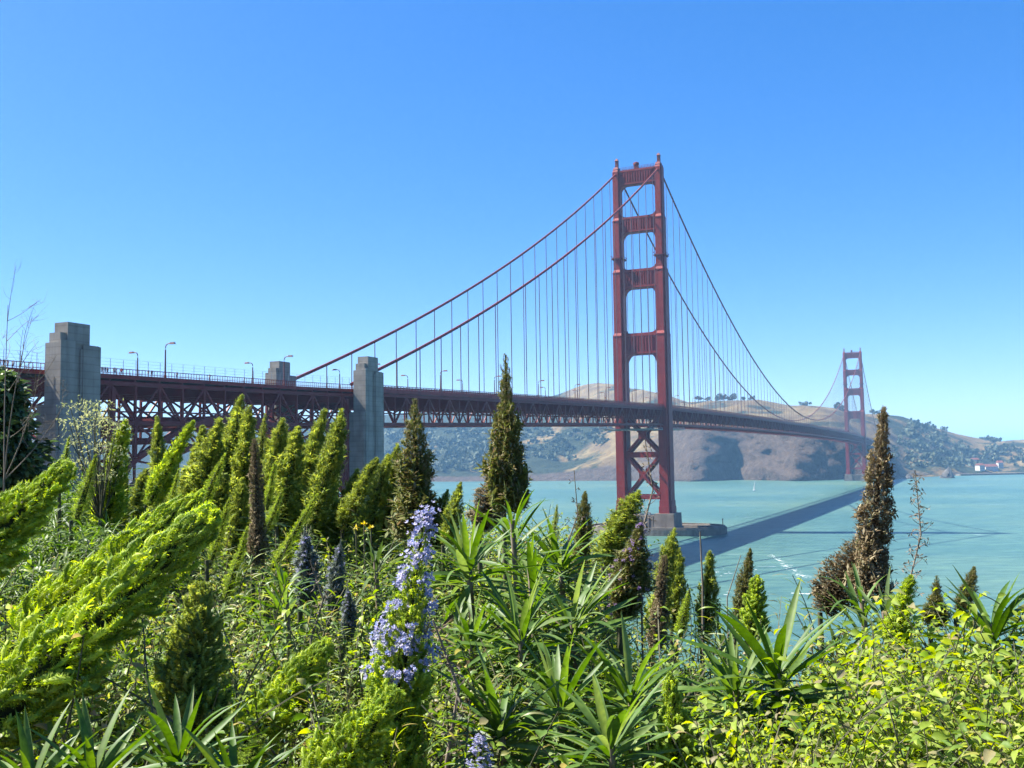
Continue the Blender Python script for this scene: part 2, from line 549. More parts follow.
def hill_at(px, row):
    i = int(np.clip(np.searchsorted(HILL_PX, px), 0, len(HILL_PX) - 1))
    return Vector(HILL_V[row, i])
def hill_hit(px, py):
    """First hill vertex row seen at picture height py in this column."""
    i = int(np.clip(np.searchsorted(HILL_PX, px), 0, len(HILL_PX) - 1))
    for r in range(1, 73):
        v = HILL_V[r, i]
        if v[2] >= pix(px, py, v[1]).z:
            return Vector(v)
    return Vector(HILL_V[60, i])

# the slope under the viewpoint
def ground_z(x, y):
    x, y = np.asarray(x, float), np.asarray(y, float)
    y0 = np.interp(x, [-3, -1.0, 1.2, 4], [8.0, 6.5, 4.6, 4.4])
    z = 43.64 - 0.05 * y
    z = z - np.maximum(0, y - y0) * 0.5
    z = np.where(y < 0, 43.64 - 0.08 * y, z)
    z = np.where(y > y0 + 40, 43.64 - 20 - 0.05 * (y0 + 40) - (y - y0 - 40) * 0.25, z)
    sx = np.clip((-0.2 * y - x) / 60, 0, 1)
    bench = 14 * np.clip((400 - np.hypot(x + 130, y - 190)) / 250, 0, 1) * sx * np.clip((345 - y) / 40, 0, 1)
    z = np.maximum(z, bench - 3)
    return np.maximum(z, -3.5) + 0.05 * fbm(x * 0.9, y * 0.9, 3, 2)

def make_ground():
    def axis(lim):
        a = [0.0]
        st = 0.25
        while a[-1] < lim:
            a.append(a[-1] + st)
            st *= 1.045
        return np.array(a)
    xp = axis(420.0)
    xs = np.concatenate([-xp[::-1][:-1], xp])
    yp = axis(370.0)
    yn = axis(80.0)
    ys = np.concatenate([-yn[::-1][:-1], yp])
    X, Y = np.meshgrid(xs, ys)
    V = np.stack([X, Y, ground_z(X, Y)], -1).reshape(-1, 3)
    n = len(xs)
    i = np.arange(len(ys) - 1)[:, None] * n
    k = np.arange(n - 1)[None]
    m = mat_noisy('hillside_soil', (0.045, 0.035, 0.022), (0.09, 0.075, 0.045), 2.0, 0.95, bump=0.4)
    mb = MB()
    mb.add(V, np.stack([i + k, i + k + 1, i + n + k + 1, i + n + k], -1).reshape(-1, 4))
    return tag(mb.build('hillside', m, smooth=True), kind='structure')
make_ground()

# air between here and the headland
def make_haze():
    m, nt, out = mat_new('sea_air')
    v = N(nt, 'ShaderNodeVolumePrincipled', Density=HAZE_DENSITY, Anisotropy=0.0)
    v.inputs['Color'].default_value = c4(HAZE_COLOR)
    nt.links.new(v.outputs[0], out.inputs['Volume'])
    mb = MB()
    mb.box((-16200, -3200, -5.5), (16200, 18200, 262))
    return tag(mb.build('haze', m), kind='stuff')
make_haze()

# ------------------------------------------------------------------ the bridge
S_FAR, S_SIDE, S_ARCH = 1280.0, -343.0, -454.5
U0 = 13.7
def deck_z(s):
    return float(np.interp(s, [-900, -464, -372, -328, -200, -105, 0, 150, 310, 640, 1000, 1280, 1623], [59, 64.4, 66.3, 67.7, 71.2, 73.6, 76.2, 78.0, 79.2, 80.4, 79.6, 77.0, 70]))
def cable_z(s):
    if 0 <= s <= S_FAR:
        k = (s - S_FAR / 2) / (S_FAR / 2)
        return 88.0 + (226.0 - 88.0) * k * k
    t = (-s if s < 0 else s - S_FAR) / 343.0
    return 226.0 + (70.5 - 226.0) * t - 4 * 10.5 * t * (1 - t)

def leg_poly(cu, wu, ws, nu=0.16, ns=0.16):
    """Cruciform notched outline of a tower leg, (along, across)."""
    a, b = ws / 2, wu / 2
    c, d = a * (1 - 2 * ns), b * (1 - 2 * nu)
    pts = [(a, -d), (a, d), (c, d), (c, b), (-c, b), (-c, d), (-a, d), (-a, -d), (-c, -d), (-c, -b), (c, -b), (c, -d)]
    return [(x, cu + y) for x, y in pts]

SECT = [(13.2, 123.0, 7.0, 12.2), (123.0, 163.0, 6.2, 10.6), (163.0, 196.0, 5.4, 9.0), (196.0, 227.5, 4.6, 7.6)]
def make_tower(s0, label, far):
    root = thing('bridge_tower', label, 'bridge tower', bw(s0, 0, 13.2))
    X = lambda V: BX(np.asarray(V) + np.array([s0, 0, 0]))
    L = tuple(root.location)
    def fin(mb, name, mat='orange', parent=root, smooth=False):
        o = mb.build(name, M[mat], root, loc=L, smooth=smooth)
        if parent is not root:
            o.parent = parent
            o.location = (0, 0, 0)
        return o
    for side in (-1, 1):
        mb = MB()
        cu = side * U0
        # widened foot
        mb.prism(leg_poly(cu, 8.4, 14.0), 11.6, 15.8, X)
        mb.prism(leg_poly(cu, 7.7, 13.1), 15.8, 19.5, X)
        for z0, z1, wu, ws in SECT:
            mb.prism(leg_poly(cu, wu, ws), z0, z1 - 1.6, X)
            mb.prism(leg_poly(cu, wu, ws), z1 - 1.6, z1, X, top=leg_poly(cu, wu - 0.75, ws - 1.4))
        leg = fin(mb, 'leg')
        for q, (z0, z1, wu, ws) in enumerate(SECT[:3]):
            t = MB()
            t.prism(leg_poly(cu, wu + 0.35, ws + 0.35), z1 - 2.2, z1 - 1.75, X)
            fin(t, 'ledge', 'orange', leg)
        c = MB()
        c.prism([(-3.4, cu - 1.6), (3.4, cu - 1.6), (3.4, cu + 1.6), (-3.4, cu + 1.6)], 227.4, 229.2, X, top=[(-2.0, cu - 1.2), (2.0, cu - 1.2), (2.0, cu + 1.2), (-2.0, cu + 1.2)])
        c.prism([(-0.9, cu - 0.9), (0.9, cu - 0.9), (0.9, cu + 0.9), (-0.9, cu + 0.9)], 229.2, 233.6, X)
        c.prism([(-1.2, cu - 1.2), (1.2, cu - 1.2), (1.2, cu + 1.2), (-1.2, cu + 1.2)], 233.6, 235.2, X, top=[(-0.3, cu - 0.3), (0.3, cu - 0.3), (0.3, cu + 0.3), (-0.3, cu + 0.3)])
        fin(c, 'cable_saddle', 'cable', leg)
        # access platform ring
        r = MB()
        r.prism(leg_poly(cu, 6.2 + 1.6, 10.6 + 1.6), 170.0, 170.5, X)
        for a in range(4):
            hw, hs = 3.6, 5.9
            p = [(-hs, cu - hw, 171.7), (hs, cu - hw, 171.7), (hs, cu + hw, 171.7), (-hs, cu + hw, 171.7)]
            r.bar(p[a], p[(a + 1) % 4], 0.2, X=X)
        fin(r, 'platform', 'orange_dark', leg)
    # portal struts with haunched openings
    def strut(z0, z1, wleg, depth, haunch_dn, haunch_up, ribs):
        inner = U0 - wleg / 2 + 0.25
        us = np.concatenate([[-inner], np.linspace(-inner, -inner + 4.6, 9)[1:], np.linspace(inner - 4.6, inner, 9)])
        def drop(u, r):
            e = inner - abs(u)
            if e >= 4.6 or r == 0:
                return 0.0
            k = 1 - e / 4.6
            return r * (1 - math.sqrt(max(0.0, 1 - k * k))) 
        zb = np.array([z0 - drop(u, haunch_dn) for u in us])
        zt = np.array([z1 + drop(u, haunch_up) for u in us])
        m = MB()
        n = len(us)
        V, Q = [], []
        for sd in (-depth / 2, depth / 2):
            for u, a, b in zip(us, zb, zt):
                V += [(sd, u, a), (sd, u, b)]
        o2 = 2 * n
        for i in range(n - 1):
            a = 2 * i
            Q += [[a, a + 2, a + 3, a + 1], [o2 + a, o2 + a + 1, o2 + a + 3, o2 + a + 2], [a, o2 + a, o2 + a + 2, a + 2], [a + 1, a + 3, o2 + a + 3, o2 + a + 1]]
        m.add(X(V), Q)
        st = fin(m, 'portal_strut')
        rb = MB()
        h = z1 - z0
        for sd in (-1, 1):
            f = sd * (depth / 2 + 0.35)
            for zz, hh in ((z0 + 0.08 * h, 0.09 * h), (z1 - 0.09 * h, 0.12 * h)):
                rb.bar((f, -inner + 0.3, zz), (f, inner - 0.3, zz), 0.75, hh, X=X)
            for k in range(ribs):
                u = -inner + 3.2 + (2 * inner - 6.4) * k / (ribs - 1)
                rb.bar((f, u, z0 + 0.13 * h), (f, u, z1 - 0.16 * h), 0.62, 0.7, up=(0, 1, 0), X=X)
        fin(rb, 'fluting', 'orange', st)
    strut(216.7, 226.6, 4.6, 4.6, 5.0, 0, 11)
    strut(186.2, 196.2, 5.4, 5.4, 6.5, 2.2, 11)
    strut(150.8, 162.8, 6.2, 6.2, 7.5, 2.4, 11)
    strut(109.2, 122.6, 7.0, 7.0, 9.0, 2.6, 9)
    # braces below the roadway: two X panels and three struts
    inn = U0 - 3.6
    for sd in (-3.4, 3.4):
        for z0, z1 in ((23.0, 46.2), (48.5, 70.0)):
            for d in (1, -1):
                m = MB()
                m.bar((sd + 0.05 * d, -inn * d, z0), (sd + 0.05 * d, inn * d, z1), 1.5, 2.3, up=(1, 0, 0), X=X)
                fin(m, 'cross_brace')
        for z, h in ((21.6, 3.0), (47.3, 3.4), (71.0, 3.2)):
            m = MB()
            m.bar((sd, -inn, z), (sd, inn, z), 1.8, h, X=X)
            fin(m, 'lower_strut')
        for z in (34.6, 59.2):
            m = MB()
            g = 2.5
            m.prism([(sd - 0.85, -g), (sd + 0.85, -g), (sd + 0.85, g), (sd - 0.85, g)], z - g, z + g, X)
            fin(m, 'gusset_plate')
    # small things on top of the upper strut
    m = MB()
    m.prism([(-1.4, -2.3), (1.4, -2.3), (1.4, 0.4), (-1.4, 0.4)], 226.8, 229.0, X)
    m.tube(X(np.array([(0, -1, 229.0), (0, -1, 229.6), (0, -1, 230.8), (0, -1, 231.4)])), [0.9, 1.9, 1.9, 0.8], 10)
    fin(m, 'beacon_housing', 'cable')
    m = MB()
    for sd in (-2.1, 2.1):
        for zz in (227.5, 228.3):
            m.bar((sd, -11.2, zz), (sd, 11.2, zz), 0.14, X=X)
        for k in range(12):
            u = -11 + 2 * k
            m.bar((sd, u, 226.6), (sd, u, 228.3), 0.14, up=(0, 1, 0), X=X)
    fin(m, 'railing', 'cable')
    return root
make_tower(0.0, 'tall red bridge tower nearer to us, standing on the oval concrete fender', False)
make_tower(S_FAR, 'smaller red bridge tower at the far shore below the brown headland', True)

def make_pier(s0, label, near):
    root = thing('tower_pier', label, 'bridge pier', bw(s0, 0, 0))
    X = lambda V: BX(np.asarray(V) + np.array([s0, 0, 0]))
    L = tuple(root.location)
    for side in (-1, 1):
        m = MB()
        c = side * U0
        m.prism([(-9.5, c - 6.5), (9.5, c - 6.5), (9.5, c + 6.5), (-9.5, c + 6.5)], -2, 11.7, X, top=[(-9, c - 6), (9, c - 6), (9, c + 6), (-9, c + 6)])
        m.prism([(-10.2, c - 7.1), (10.2, c - 7.1), (10.2, c + 7.1), (-10.2, c + 7.1)], -2, 3.4, X)
        m.build('pedestal', M['pier_concrete'], root, loc=L)
    m = MB()
    m.prism([(-7.6, -7.6), (7.6, -7.6), (7.6, 7.6), (-7.6, 7.6)], -2, 10.6, X)
    for k in range(6):
        u = -6.3 + 2.5 * k
        for sd in (-8.0, 8.0):
            m.prism([(sd - 0.6, u - 0.6), (sd + 0.6, u - 0.6), (sd + 0.6, u + 0.6), (sd - 0.6, u + 0.6)], -2, 10.0, X)
    m.build('fluted_wall', M['pier_concrete'], root, loc=L)
    if near:
        g = MB()
        for k in range(11):
            u = -7 + 1.4 * k
            g.bar((-7.3, u, 10.6), (-7.3, u, 11.8), 0.1, up=(0, 1, 0), X=X)
        g.bar((-7.3, -7, 11.8), (-7.3, 7, 11.8), 0.12, X=X)
        for u, h in ((-4.5, 2.2), (-2.0, 1.6), (1.0, 2.6), (3.6, 1.8)):
            g.prism([(-5.6, u - 0.6), (-3.9, u - 0.6), (-3.9, u + 0.6), (-5.6, u + 0.6)], 10.6, 10.6 + h, X)
        g.build('equipment', M['steel_grey'], root, loc=L)
    return root
make_pier(0.0, 'stepped concrete pier with fluted middle under the near red tower', True)
make_pier(S_FAR, 'low concrete pier under the far red tower at the shore', False)

def make_fender():
    c = bw(-4.0, 7.0, 0)
    root = thing('pier_fender', 'long oval concrete fender ring in the water around the near tower pier', 'fender', c)
    n = 44
    ang = [2 * math.pi * k / n for k in range(n)]
    def ring(a, b):
        out = []
        for t in ang:
            ct, st = math.cos(t), math.sin(t)
            r = 1 / (abs(ct) ** 2.6 + abs(st) ** 2.6) ** (1 / 2.6)
            out.append((b * r * st, a * r * ct))
        return out
    X = lambda V: BX(np.asarray(V) + np.array([-4.0, 7.0, 0]))
    def band(mb, r0, r1, z0, z1):
        V = [(x, y, z) for z in (z0, z1) for rr in (r0, r1) for x, y in rr]
        q = []
        for i in range(n):
            j = (i + 1) % n
            a, b, c_, d = i, n + i, 2 * n + i, 3 * n + i
            a2, b2, c2, d2 = j, n + j, 2 * n + j, 3 * n + j
            q += [[b, b2, d2, d], [a2, a, c_, c2], [c_, d, d2, c2], [a, a2, b2, b]]
        mb.add(X(V), q)
    m = MB()
    band(m, ring(35.5, 20.5), ring(42.5, 26.5), -2.5, 3.6)
    m.build('fender_wall', M['pier_concrete'], root, loc=tuple(c))
    m = MB()
    band(m, ring(40.3, 24.6), ring(41.5, 25.7), 3.6, 4.6)
    m.build('parapet', M['pier_concrete'], root, loc=tuple(c))
    m = MB()
    V = [(x, y, 1.6) for x, y in ring(35.7, 20.7)] + [(0, 0, 1.6)]
    m.add(X(V), [[i, (i + 1) % n, n] for i in range(n)])
    m.build('inner_apron', M['pier_concrete'], root, loc=tuple(c))
    m = MB()
    p = np.array([(0.5, 40, 5.1)]); 
    m.bar((0, 41, 5.0), (0, 41, 9.0), 0.35, X=X)
    m.bar((-0.8, 41, 8.6), (0.8, 41, 8.6), 0.5, X=X)
    m.build('marker_post', M['cable'], root, loc=tuple(c))
make_fender()

# pylons beside the roadway
def make_pylon(s0, u0, top, base, label, wide_u=4.3):
    root = thing('concrete_pylon', label, 'pylon', bw(s0, u0, base))
    sg = 1 if u0 > 0 else -1
    X = lambda V: BX(np.asarray(V) * np.array([1, sg, 1]) + np.array([s0, u0, 0]))
    L = tuple(root.location)
    hs, hu = 5.1, wide_u / 2
    zd = deck_z(s0)
    m = MB()
    # shaft: outer face has a recessed vertical panel between two raised piers, lower part wider toward the road
    m.prism([(-hs, -hu), (hs, -hu), (hs, hu - 0.55), (-hs, hu - 0.55)], zd - 7.0, top - 4.2, X)
    m.prism([(-hs - 0.5, -hu - 1.5), (hs + 0.5, -hu - 1.5), (hs + 0.5, hu - 0.35), (-hs - 0.5, hu - 0.35)], base, zd - 7.0, X)
    m.build('shaft', M['concrete'], root, loc=L)
    for a, b, z in ((-hs, -1.2, top - 3.7), (0.55, hs, top - 4.4)):
        q = MB()
        q.prism([(a, hu - 0.55), (b, hu - 0.55), (b, hu), (a, hu)], base, z, X)
        q.build('raised_panel', M['concrete'], root, loc=L)
    q = MB()
    q.prism([(-1.2, hu - 0.55), (-0.72, hu - 0.55), (-0.72, hu - 0.2), (-1.2, hu - 0.2)], base, top - 5.2, X)
    q.prism([(0.05, hu - 0.55), (0.55, hu - 0.55), (0.55, hu - 0.2), (0.05, hu - 0.2)], base, top - 5.2, X)
    q.build('groove_moulding', M['concrete'], root, loc=L)
    c = MB()
    c.prism([(-3.2, -hu + 0.35), (2.4, -hu + 0.35), (2.4, hu - 0.3), (-3.2, hu - 0.3)], top - 4.2, top, X)
    c.build('cap_block', M['concrete'], root, loc=L)
    c = MB()
    c.prism([(-hs + 0.5, -hu + 0.5), (-3.2, -hu + 0.5), (-3.2, hu - 0.75), (-hs + 0.5, hu - 0.75)], top - 4.2, top - 2.2, X)
    c.build('cap_step', M['concrete'], root, loc=L)
    return root
make_pylon(S_SIDE, U0 + 3.6, 77.0, 2.0, 'stepped grey concrete pylon where the cable meets the deck, near side of road')
make_pylon(S_SIDE, -U0 - 1.6, 77.3, 2.0, 'only the squat top of this far side concrete pylon shows above the deck')
make_pylon(S_ARCH, U0 + 3.6, 74.2, 6.0, 'big weathered concrete pylon at the far left behind the green spikes')

# main cables and their suspenders
def make_cables():
    unit = MB()
    unit.tube([(0, 0, -1), (0, 0, 0)], 1.0, 6)
    usrc = unit.build('suspender', M['rope'])
    for side, label in ((1, 'thick red main cable on the near side, passing in front of the tower top'), (-1, 'thick red main cable on the far side, running behind the towers')):
        u = side * U0
        root = thing('main_cable', label, 'bridge cable', bw(0, u, 226.0))
        L = Vector(root.location)
        s_list = list(np.linspace(S_SIDE - 4, 0, 36)) + list(np.linspace(0, S_FAR, 90))[1:] + list(np.linspace(S_FAR, S_FAR + 343, 26))[1:]
        m = MB()
        pts = BX([(s, u, cable_z(s) if s > S_SIDE else cable_z(S_SIDE) - 1.8) for s in s_list])
        m.tube(pts, 0.55, 8)
        m.build('strand', M['cable'], root, loc=tuple(L), smooth=True)
        ss = [-15.24 * k for k in range(1, 22)] + [15.24 * k for k in range(1, 84)] + [S_FAR + 15.24 * k for k in range(1, 20)]
        rest = MB()
        for k, s in enumerate(ss):
            zt, zb = cable_z(s), deck_z(s) - 1.0
            if zt - zb < 1.5:
                continue
            if k < 97:
                for ds in (0,):
                    o = share(usrc, 'suspender', root, bw(s, u, zt) - L, (0, 0, 0), (0.17, 0.17, zt - zb))
            else:
                rest.bar((s, u, zb), (s, u, zt), 0.3, X=BX)
        r = rest.build('suspender', M['rope'], root, loc=tuple(L))
        r['kind'] = 'stuff'
    bpy.data.objects.remove(usrc)
make_cables()

# the roadway and its stiffening trusses
def make_deck():
    root = thing('bridge_deck', 'long red trussed roadway deck with railings, running out across the strait', 'bridge deck', bw(S_SIDE, 0, deck_z(S_SIDE)))
    L = tuple(root.location)
    A, B = S_SIDE + 6.0, S_FAR + 343
    n = int((B - A) / 7.62)
    S = [A + 7.62 * k for k in range(n + 1)]
    TD = 10.2
    road = MB()
    walks = MB()
    for s0, s1 in zip(S[:-1], S[1:]):
        z0, z1 = deck_z(s0), deck_z(s1)
        for mb, ua, ub, up, th in ((road, -9.4, 9.4, 0.0, 0.5), (walks, 9.42, 13.6, 0.25, 0.6), (walks, -13.6, -9.42, 0.25, 0.6)):
            V = [(s, u, z + up - t) for s, z in ((s0, z0), (s1, z1)) for u in (ua, ub) for t in (th, 0)]
            mb.add(BX(V), [[1, 3, 7, 5], [0, 4, 6, 2], [0, 1, 5, 4], [2, 6, 7, 3], [0, 2, 3, 1], [4, 5, 7, 6]])
    road.build('roadway', M['asphalt'], root, loc=L)
    walks.build('sidewalk', M['pier_concrete'], root, loc=L)
    for side in (1, -1):
        u = side * U0
        m = MB()
        for k in range(n):
            s0, s1 = S[k], S[k + 1]
            zt0, zt1 = deck_z(s0) - 1.3, deck_z(s1) - 1.3
            m.bar((s0, u, zt0), (s1, u, zt1), 0.75, 0.95, X=BX)
            m.bar((s0, u, zt0 - TD + 0.9), (s1, u, zt1 - TD + 0.9), 0.9, 1.15, X=BX)
            m.bar((s0, u, zt0 - TD + 0.9), (s0, u, zt0), 0.4, 0.42, up=(1, 0, 0), X=BX)
            if k % 2 == 0:
                m.bar((s0, u, zt0 - TD + 1.2), (s1, u, zt1 - 0.3), 0.38, 0.5, X=BX)
            else:
                m.bar((s0, u, zt0 - 0.3), (s1, u, zt1 - TD + 1.2), 0.38, 0.5, X=BX)
        m.build('side_truss', M['orange_dark'], root, loc=L)
        f = MB()
        for k in range(n):
            s0, s1 = S[k], S[k + 1]
            z0, z1 = deck_z(s0), deck_z(s1)
            uo = side * (U0 + 0.1)
            f.bar((s0, uo, z0 + 0.0), (s1, uo, z1 + 0.0), 0.25, 1.3, X=BX)
            for q in range(4 if s0 < 420 else 1):
                t = q / 4
                z = z0 + (z1 - z0) * t
                f.bar((s0 + 7.62 * t, uo, z + 0.6), (s0 + 7.62 * t, uo, z + 1.75), 0.16, X=BX)
            f.bar((s0, uo, z0 + 1.75), (s1, uo, z1 + 1.75), 0.2, 0.22, X=BX)
            f.bar((s0, uo, z0 + 1.15), (s1, uo, z1 + 1.15), 0.06, 0.55, X=BX)
            # curb rail between walk and road
            ui = side * 9.4
            f.bar((s0, ui, z0 + 1.0), (s1, ui, z1 + 1.0), 0.12, 0.5, X=BX)
        f.build('railing', M['orange'], root, loc=L)
    fb = MB()
    for k in range(0, n + 1):
        s, z = S[k], deck_z(S[k])
        fb.bar((s, -U0, z - 2.9), (s, U0, z - 2.9), 0.5, 4.4, X=BX)
        if k % 2 == 0:
            for a, b in ((-U0, -4.5), (-4.5, 4.5), (4.5, U0)):
                fb.bar((s, a, z - 2.2 if a < 0 and b < 0 else z - 6.5), (s, b, z - 6.5 if a < 0 and b < 0 else (z - 2.2 if a > 0 else z - 6.5)), 0.35, 0.4, X=BX)
    for u in (-8.5, -5, -1.7, 1.7, 5, 8.5):
        for k in range(n):
            fb.bar((S[k], u, deck_z(S[k]) - 1.0), (S[k + 1], u, deck_z(S[k + 1]) - 1.0), 0.35, 0.7, X=BX)
    fb.build('floor_beams', M['orange_dark'], root, loc=L)
    lb = MB()
    for k in range(0, n, 2):
        s0, s1 = S[k], S[min(k + 2, n)]
        z0, z1 = deck_z(s0) - TD - 0.4, deck_z(s1) - TD - 0.4
        lb.bar((s0, -U0, z0), (s0, U0, z0), 0.5, 0.8, X=BX)
        lb.bar((s0, -U0, z0), (s1, 0, z1), 0.4, 0.5, X=BX)
        lb.bar((s0, U0, z0), (s1, 0, z1), 0.4, 0.5, X=BX)
        lb.bar((s0, 0, z0), (s1, -U0, z1), 0.4, 0.5, X=BX)
        lb.bar((s0, 0, z0), (s1, U0, z1), 0.4, 0.5, X=BX)
    lb.build('lateral_bracing', M['orange_dark'], root, loc=L)
make_deck()

def make_arch():
    """The steel arch and the approach viaduct left of the cable pylon."""
    S0, S1 = S_ARCH + 5.7, S_SIDE + 5.9
    root = thing('arch_span', 'dark red steel arch span with crossed columns between the two concrete pylons', 'arch bridge', bw(S_ARCH + 6, 0, deck_z(S_ARCH)))
    L = tuple(root.location)
    via = thing('approach_viaduct', 'red approach viaduct girder behind the big pylon at the left edge', 'viaduct', bw(S_ARCH - 20, 0, 20))
    L2 = tuple(via.location)
    def roadbed(parent, loc, a, b):
        n = max(2, int((b - a) / 7.4))
        S = np.linspace(a, b, n + 1)
        r = MB()
        for s0, s1 in zip(S[:-1], S[1:]):
            z0, z1 = deck_z(s0), deck_z(s1)
            for ua, ub, up in ((-9.4, 9.4, 0.0), (9.42, 13.6, 0.25), (-13.6, -9.42, 0.25)):
                V = [(s, u, z + up - t) for s, z in ((s0, z0), (s1, z1)) for u in (ua, ub) for t in (0.6, 0)]
                r.add(BX(V), [[1, 3, 7, 5], [0, 4, 6, 2], [0, 1, 5, 4], [2, 6, 7, 3], [0, 2, 3, 1], [4, 5, 7, 6]])
        r.build('roadway', M['asphalt'], parent, loc=loc)
        for side in (1, -1):
            f = MB()
            uo = side * (U0 + 0.1)
            for s0, s1 in zip(S[:-1], S[1:]):
                z0, z1 = deck_z(s0), deck_z(s1)
                f.bar((s0, uo, z0 - 0.25), (s1, uo, z1 - 0.25), 0.35, 0.9, X=BX)
                f.bar((s0, uo, z0 + 1.5), (s1, uo, z1 + 1.5), 0.14, 0.16, X=BX)
                f.bar((s0, uo, z0 + 0.55), (s1, uo, z1 + 0.55), 0.10, 0.12, X=BX)
                for q in range(8):
                    t = q / 8
                    f.bar((s0 + (s1 - s0) * t, uo, z0 + 0.2), (s0 + (s1 - s0) * t, uo, z0 + 1.5), 0.10, X=BX)
            f.build('railing', M['orange'], parent, loc=loc)
            g = MB()
            for s0, s1 in zip(S[:-1], S[1:]):
                z0, z1 = deck_z(s0), deck_z(s1)
                for q in range(2):
                    t = q / 2
                    g.bar((s0 + (s1 - s0) * t, uo, z0 + 1.5), (s0 + (s1 - s0) * t, uo, z0 + 3.6), 0.08, X=BX)
                for zz in (2.2, 2.9, 3.6):
                    g.bar((s0, uo, z0 + zz), (s1, uo, z1 + zz), 0.035, X=BX)
            g.build('safety_fence', M['steel_grey'], parent, loc=loc)
        return S
    S = roadbed(root, L, S0, S1)
    mid = (S_ARCH + S_SIDE) / 2
    arch_z = lambda s: 57.2 - (s - mid) ** 2 * 0.0088
    TD = 8.6
    fb = MB()
    n = len(S) - 1
    for side in (1, -1):
        u = side * U0
        m = MB()
        cols = (MB(), MB())
        a = MB()
        for k in range(n + 1):
            s = S[k]
            c = cols[int(s > mid)]
            zt = deck_z(s) - 1.7
            m.bar((s, u, zt - TD), (s, u, zt), 0.5, 0.55, up=(1, 0, 0), X=BX)
            if arch_z(s) < zt - TD - 1:
                c.bar((s, u, arch_z(s)), (s, u, zt - TD), 0.8, 0.8, up=(1, 0, 0), X=BX)
            if k < n:
                s1 = S[k + 1]
                zt1 = deck_z(s1) - 1.7
                m.bar((s, u, zt), (s1, u, zt1), 0.8, 0.9, X=BX)
                m.bar((s, u, zt - TD), (s1, u, zt1 - TD), 0.8, 0.9, X=BX)
                m.bar((s, u, zt - TD * 0.72), (s1, u, zt1 - TD * 0.72), 0.3, 0.35, X=BX)
                if k % 2 == 0:
                    m.bar((s, u, zt - TD), (s1, u, zt1), 0.4, 0.5, X=BX)
                else:
                    m.bar((s, u, zt), (s1, u, zt1 - TD), 0.4, 0.5, X=BX)
                # column bracing
                b0, b1 = arch_z(s), arch_z(s1)
                t0, t1 = zt - TD, zt1 - TD
                if t0 - b0 > 5 or t1 - b1 > 5:
                    c.bar((s, u, b0), (s1, u, t1), 0.35, 0.4, X=BX)
                    c.bar((s, u, t0), (s1, u, b1), 0.35, 0.4, X=BX)
                # arch rib: two chords with lacing
                a.bar((s, u, b0), (s1, u, b1), 0.9, 1.2, X=BX)
                d0, d1 = b0 - 5.2, b1 - 5.2
                a.bar((s, u, d0), (s1, u, d1), 0.9, 1.2, X=BX)
                a.bar((s, u, d0), (s, u, b0), 0.45, 0.5, up=(1, 0, 0), X=BX)
                a.bar((s, u, d0 if k % 2 else b0), (s1, u, b1 if k % 2 else d1), 0.4, 0.45, X=BX)
        m.build('side_truss', M['orange_dark'], root, loc=L)
        for c in cols:
            c.build('spandrel_columns', M['orange_dark'], root, loc=L)
        a.build('arch_rib', M['orange_dark'], root, loc=L)
    for k in range(n + 1):
        s = S[k]
        zt = deck_z(s)
        fb.bar((s, -U0, zt - 2.3), (s, U0, zt - 2.3), 0.5, 3.2, X=BX)
        z1, z2 = zt - 1.7 - TD, arch_z(s)
        fb.bar((s, -U0, z1), (s, U0, z1), 0.5, 0.7, X=BX)
        fb.bar((s, -U0, z1), (s, 0, zt - 2.6), 0.35, 0.4, X=BX)
        fb.bar((s, U0, z1), (s, 0, zt - 2.6), 0.35, 0.4, X=BX)
        fb.bar((s, -U0, z2), (s, U0, z2), 0.6, 0.8, X=BX)
        if z1 - z2 > 3:
            fb.bar((s, -U0, z2), (s, U0, z1), 0.35, 0.4, X=BX)
            fb.bar((s, U0, z2), (s, -U0, z1), 0.35, 0.4, X=BX)
        if k < n:
            s1 = S[k + 1]
            zq = deck_z(s1) - 1.7 - TD
            fb.bar((s, -U0, z1), (s1, U0, zq), 0.35, 0.4, X=BX)
            fb.bar((s, U0, z1), (s1, -U0, zq), 0.35, 0.4, X=BX)
            for u in (-8, -3, 3, 8):
                fb.bar((s, u, zt - 1.1), (s1, u, deck_z(s1) - 1.1), 0.35, 0.8, X=BX)
    fb.build('floor_beams', M['orange_dark'], root, loc=L)
    # two braced columns of the arch ends rise beside the pylons
    for s in (S0 + 1.2, S0 + 8.2, S1 - 12.5):
        p = MB()
        for side in (1, -1):
            u = side * U0
            p.bar((s, u, 4), (s, u, deck_z(s) - 2.8), 1.1, 1.1, up=(1, 0, 0), X=BX)
        for z in np.arange(8, deck_z(s) - 14, 9.0):
            p.bar((s, -U0, z), (s, U0, z + 9), 0.4, 0.5, X=BX)
            p.bar((s, U0, z), (s, -U0, z + 9), 0.4, 0.5, X=BX)
            p.bar((s, -U0, z), (s, U0, z), 0.5, 0.6, X=BX)
        p.build('tower_bent', M['orange_dark'], root, loc=L)
    # viaduct to the left of the big pylon
    A, B = -640.0, S_ARCH + 5.6
    Sv = roadbed(via, L2, A, B)
    m = MB()
    for side in (1, -1):
        u = side * U0
        for k in range(len(Sv) - 1):
            s0, s1 = Sv[k], Sv[k + 1]
            z0, z1 = deck_z(s0) - 2.4, deck_z(s1) - 2.4
            m.bar((s0, u, z0), (s1, u, z1), 0.7, 0.9, X=BX)
            m.bar((s0, u, z0 - 8), (s1, u, z1 - 8), 0.7, 0.9, X=BX)
            m.bar((s0, u, z0 - 8), (s0, u, z0), 0.45, 0.5, up=(1, 0, 0), X=BX)
            m.bar((s0, u, z0 - 8 if k % 2 else z0), (s1, u, z1 if k % 2 else z1 - 8), 0.4, 0.5, X=BX)
    m.build('side_truss', M['orange_dark'], via, loc=L2)
    m = MB()
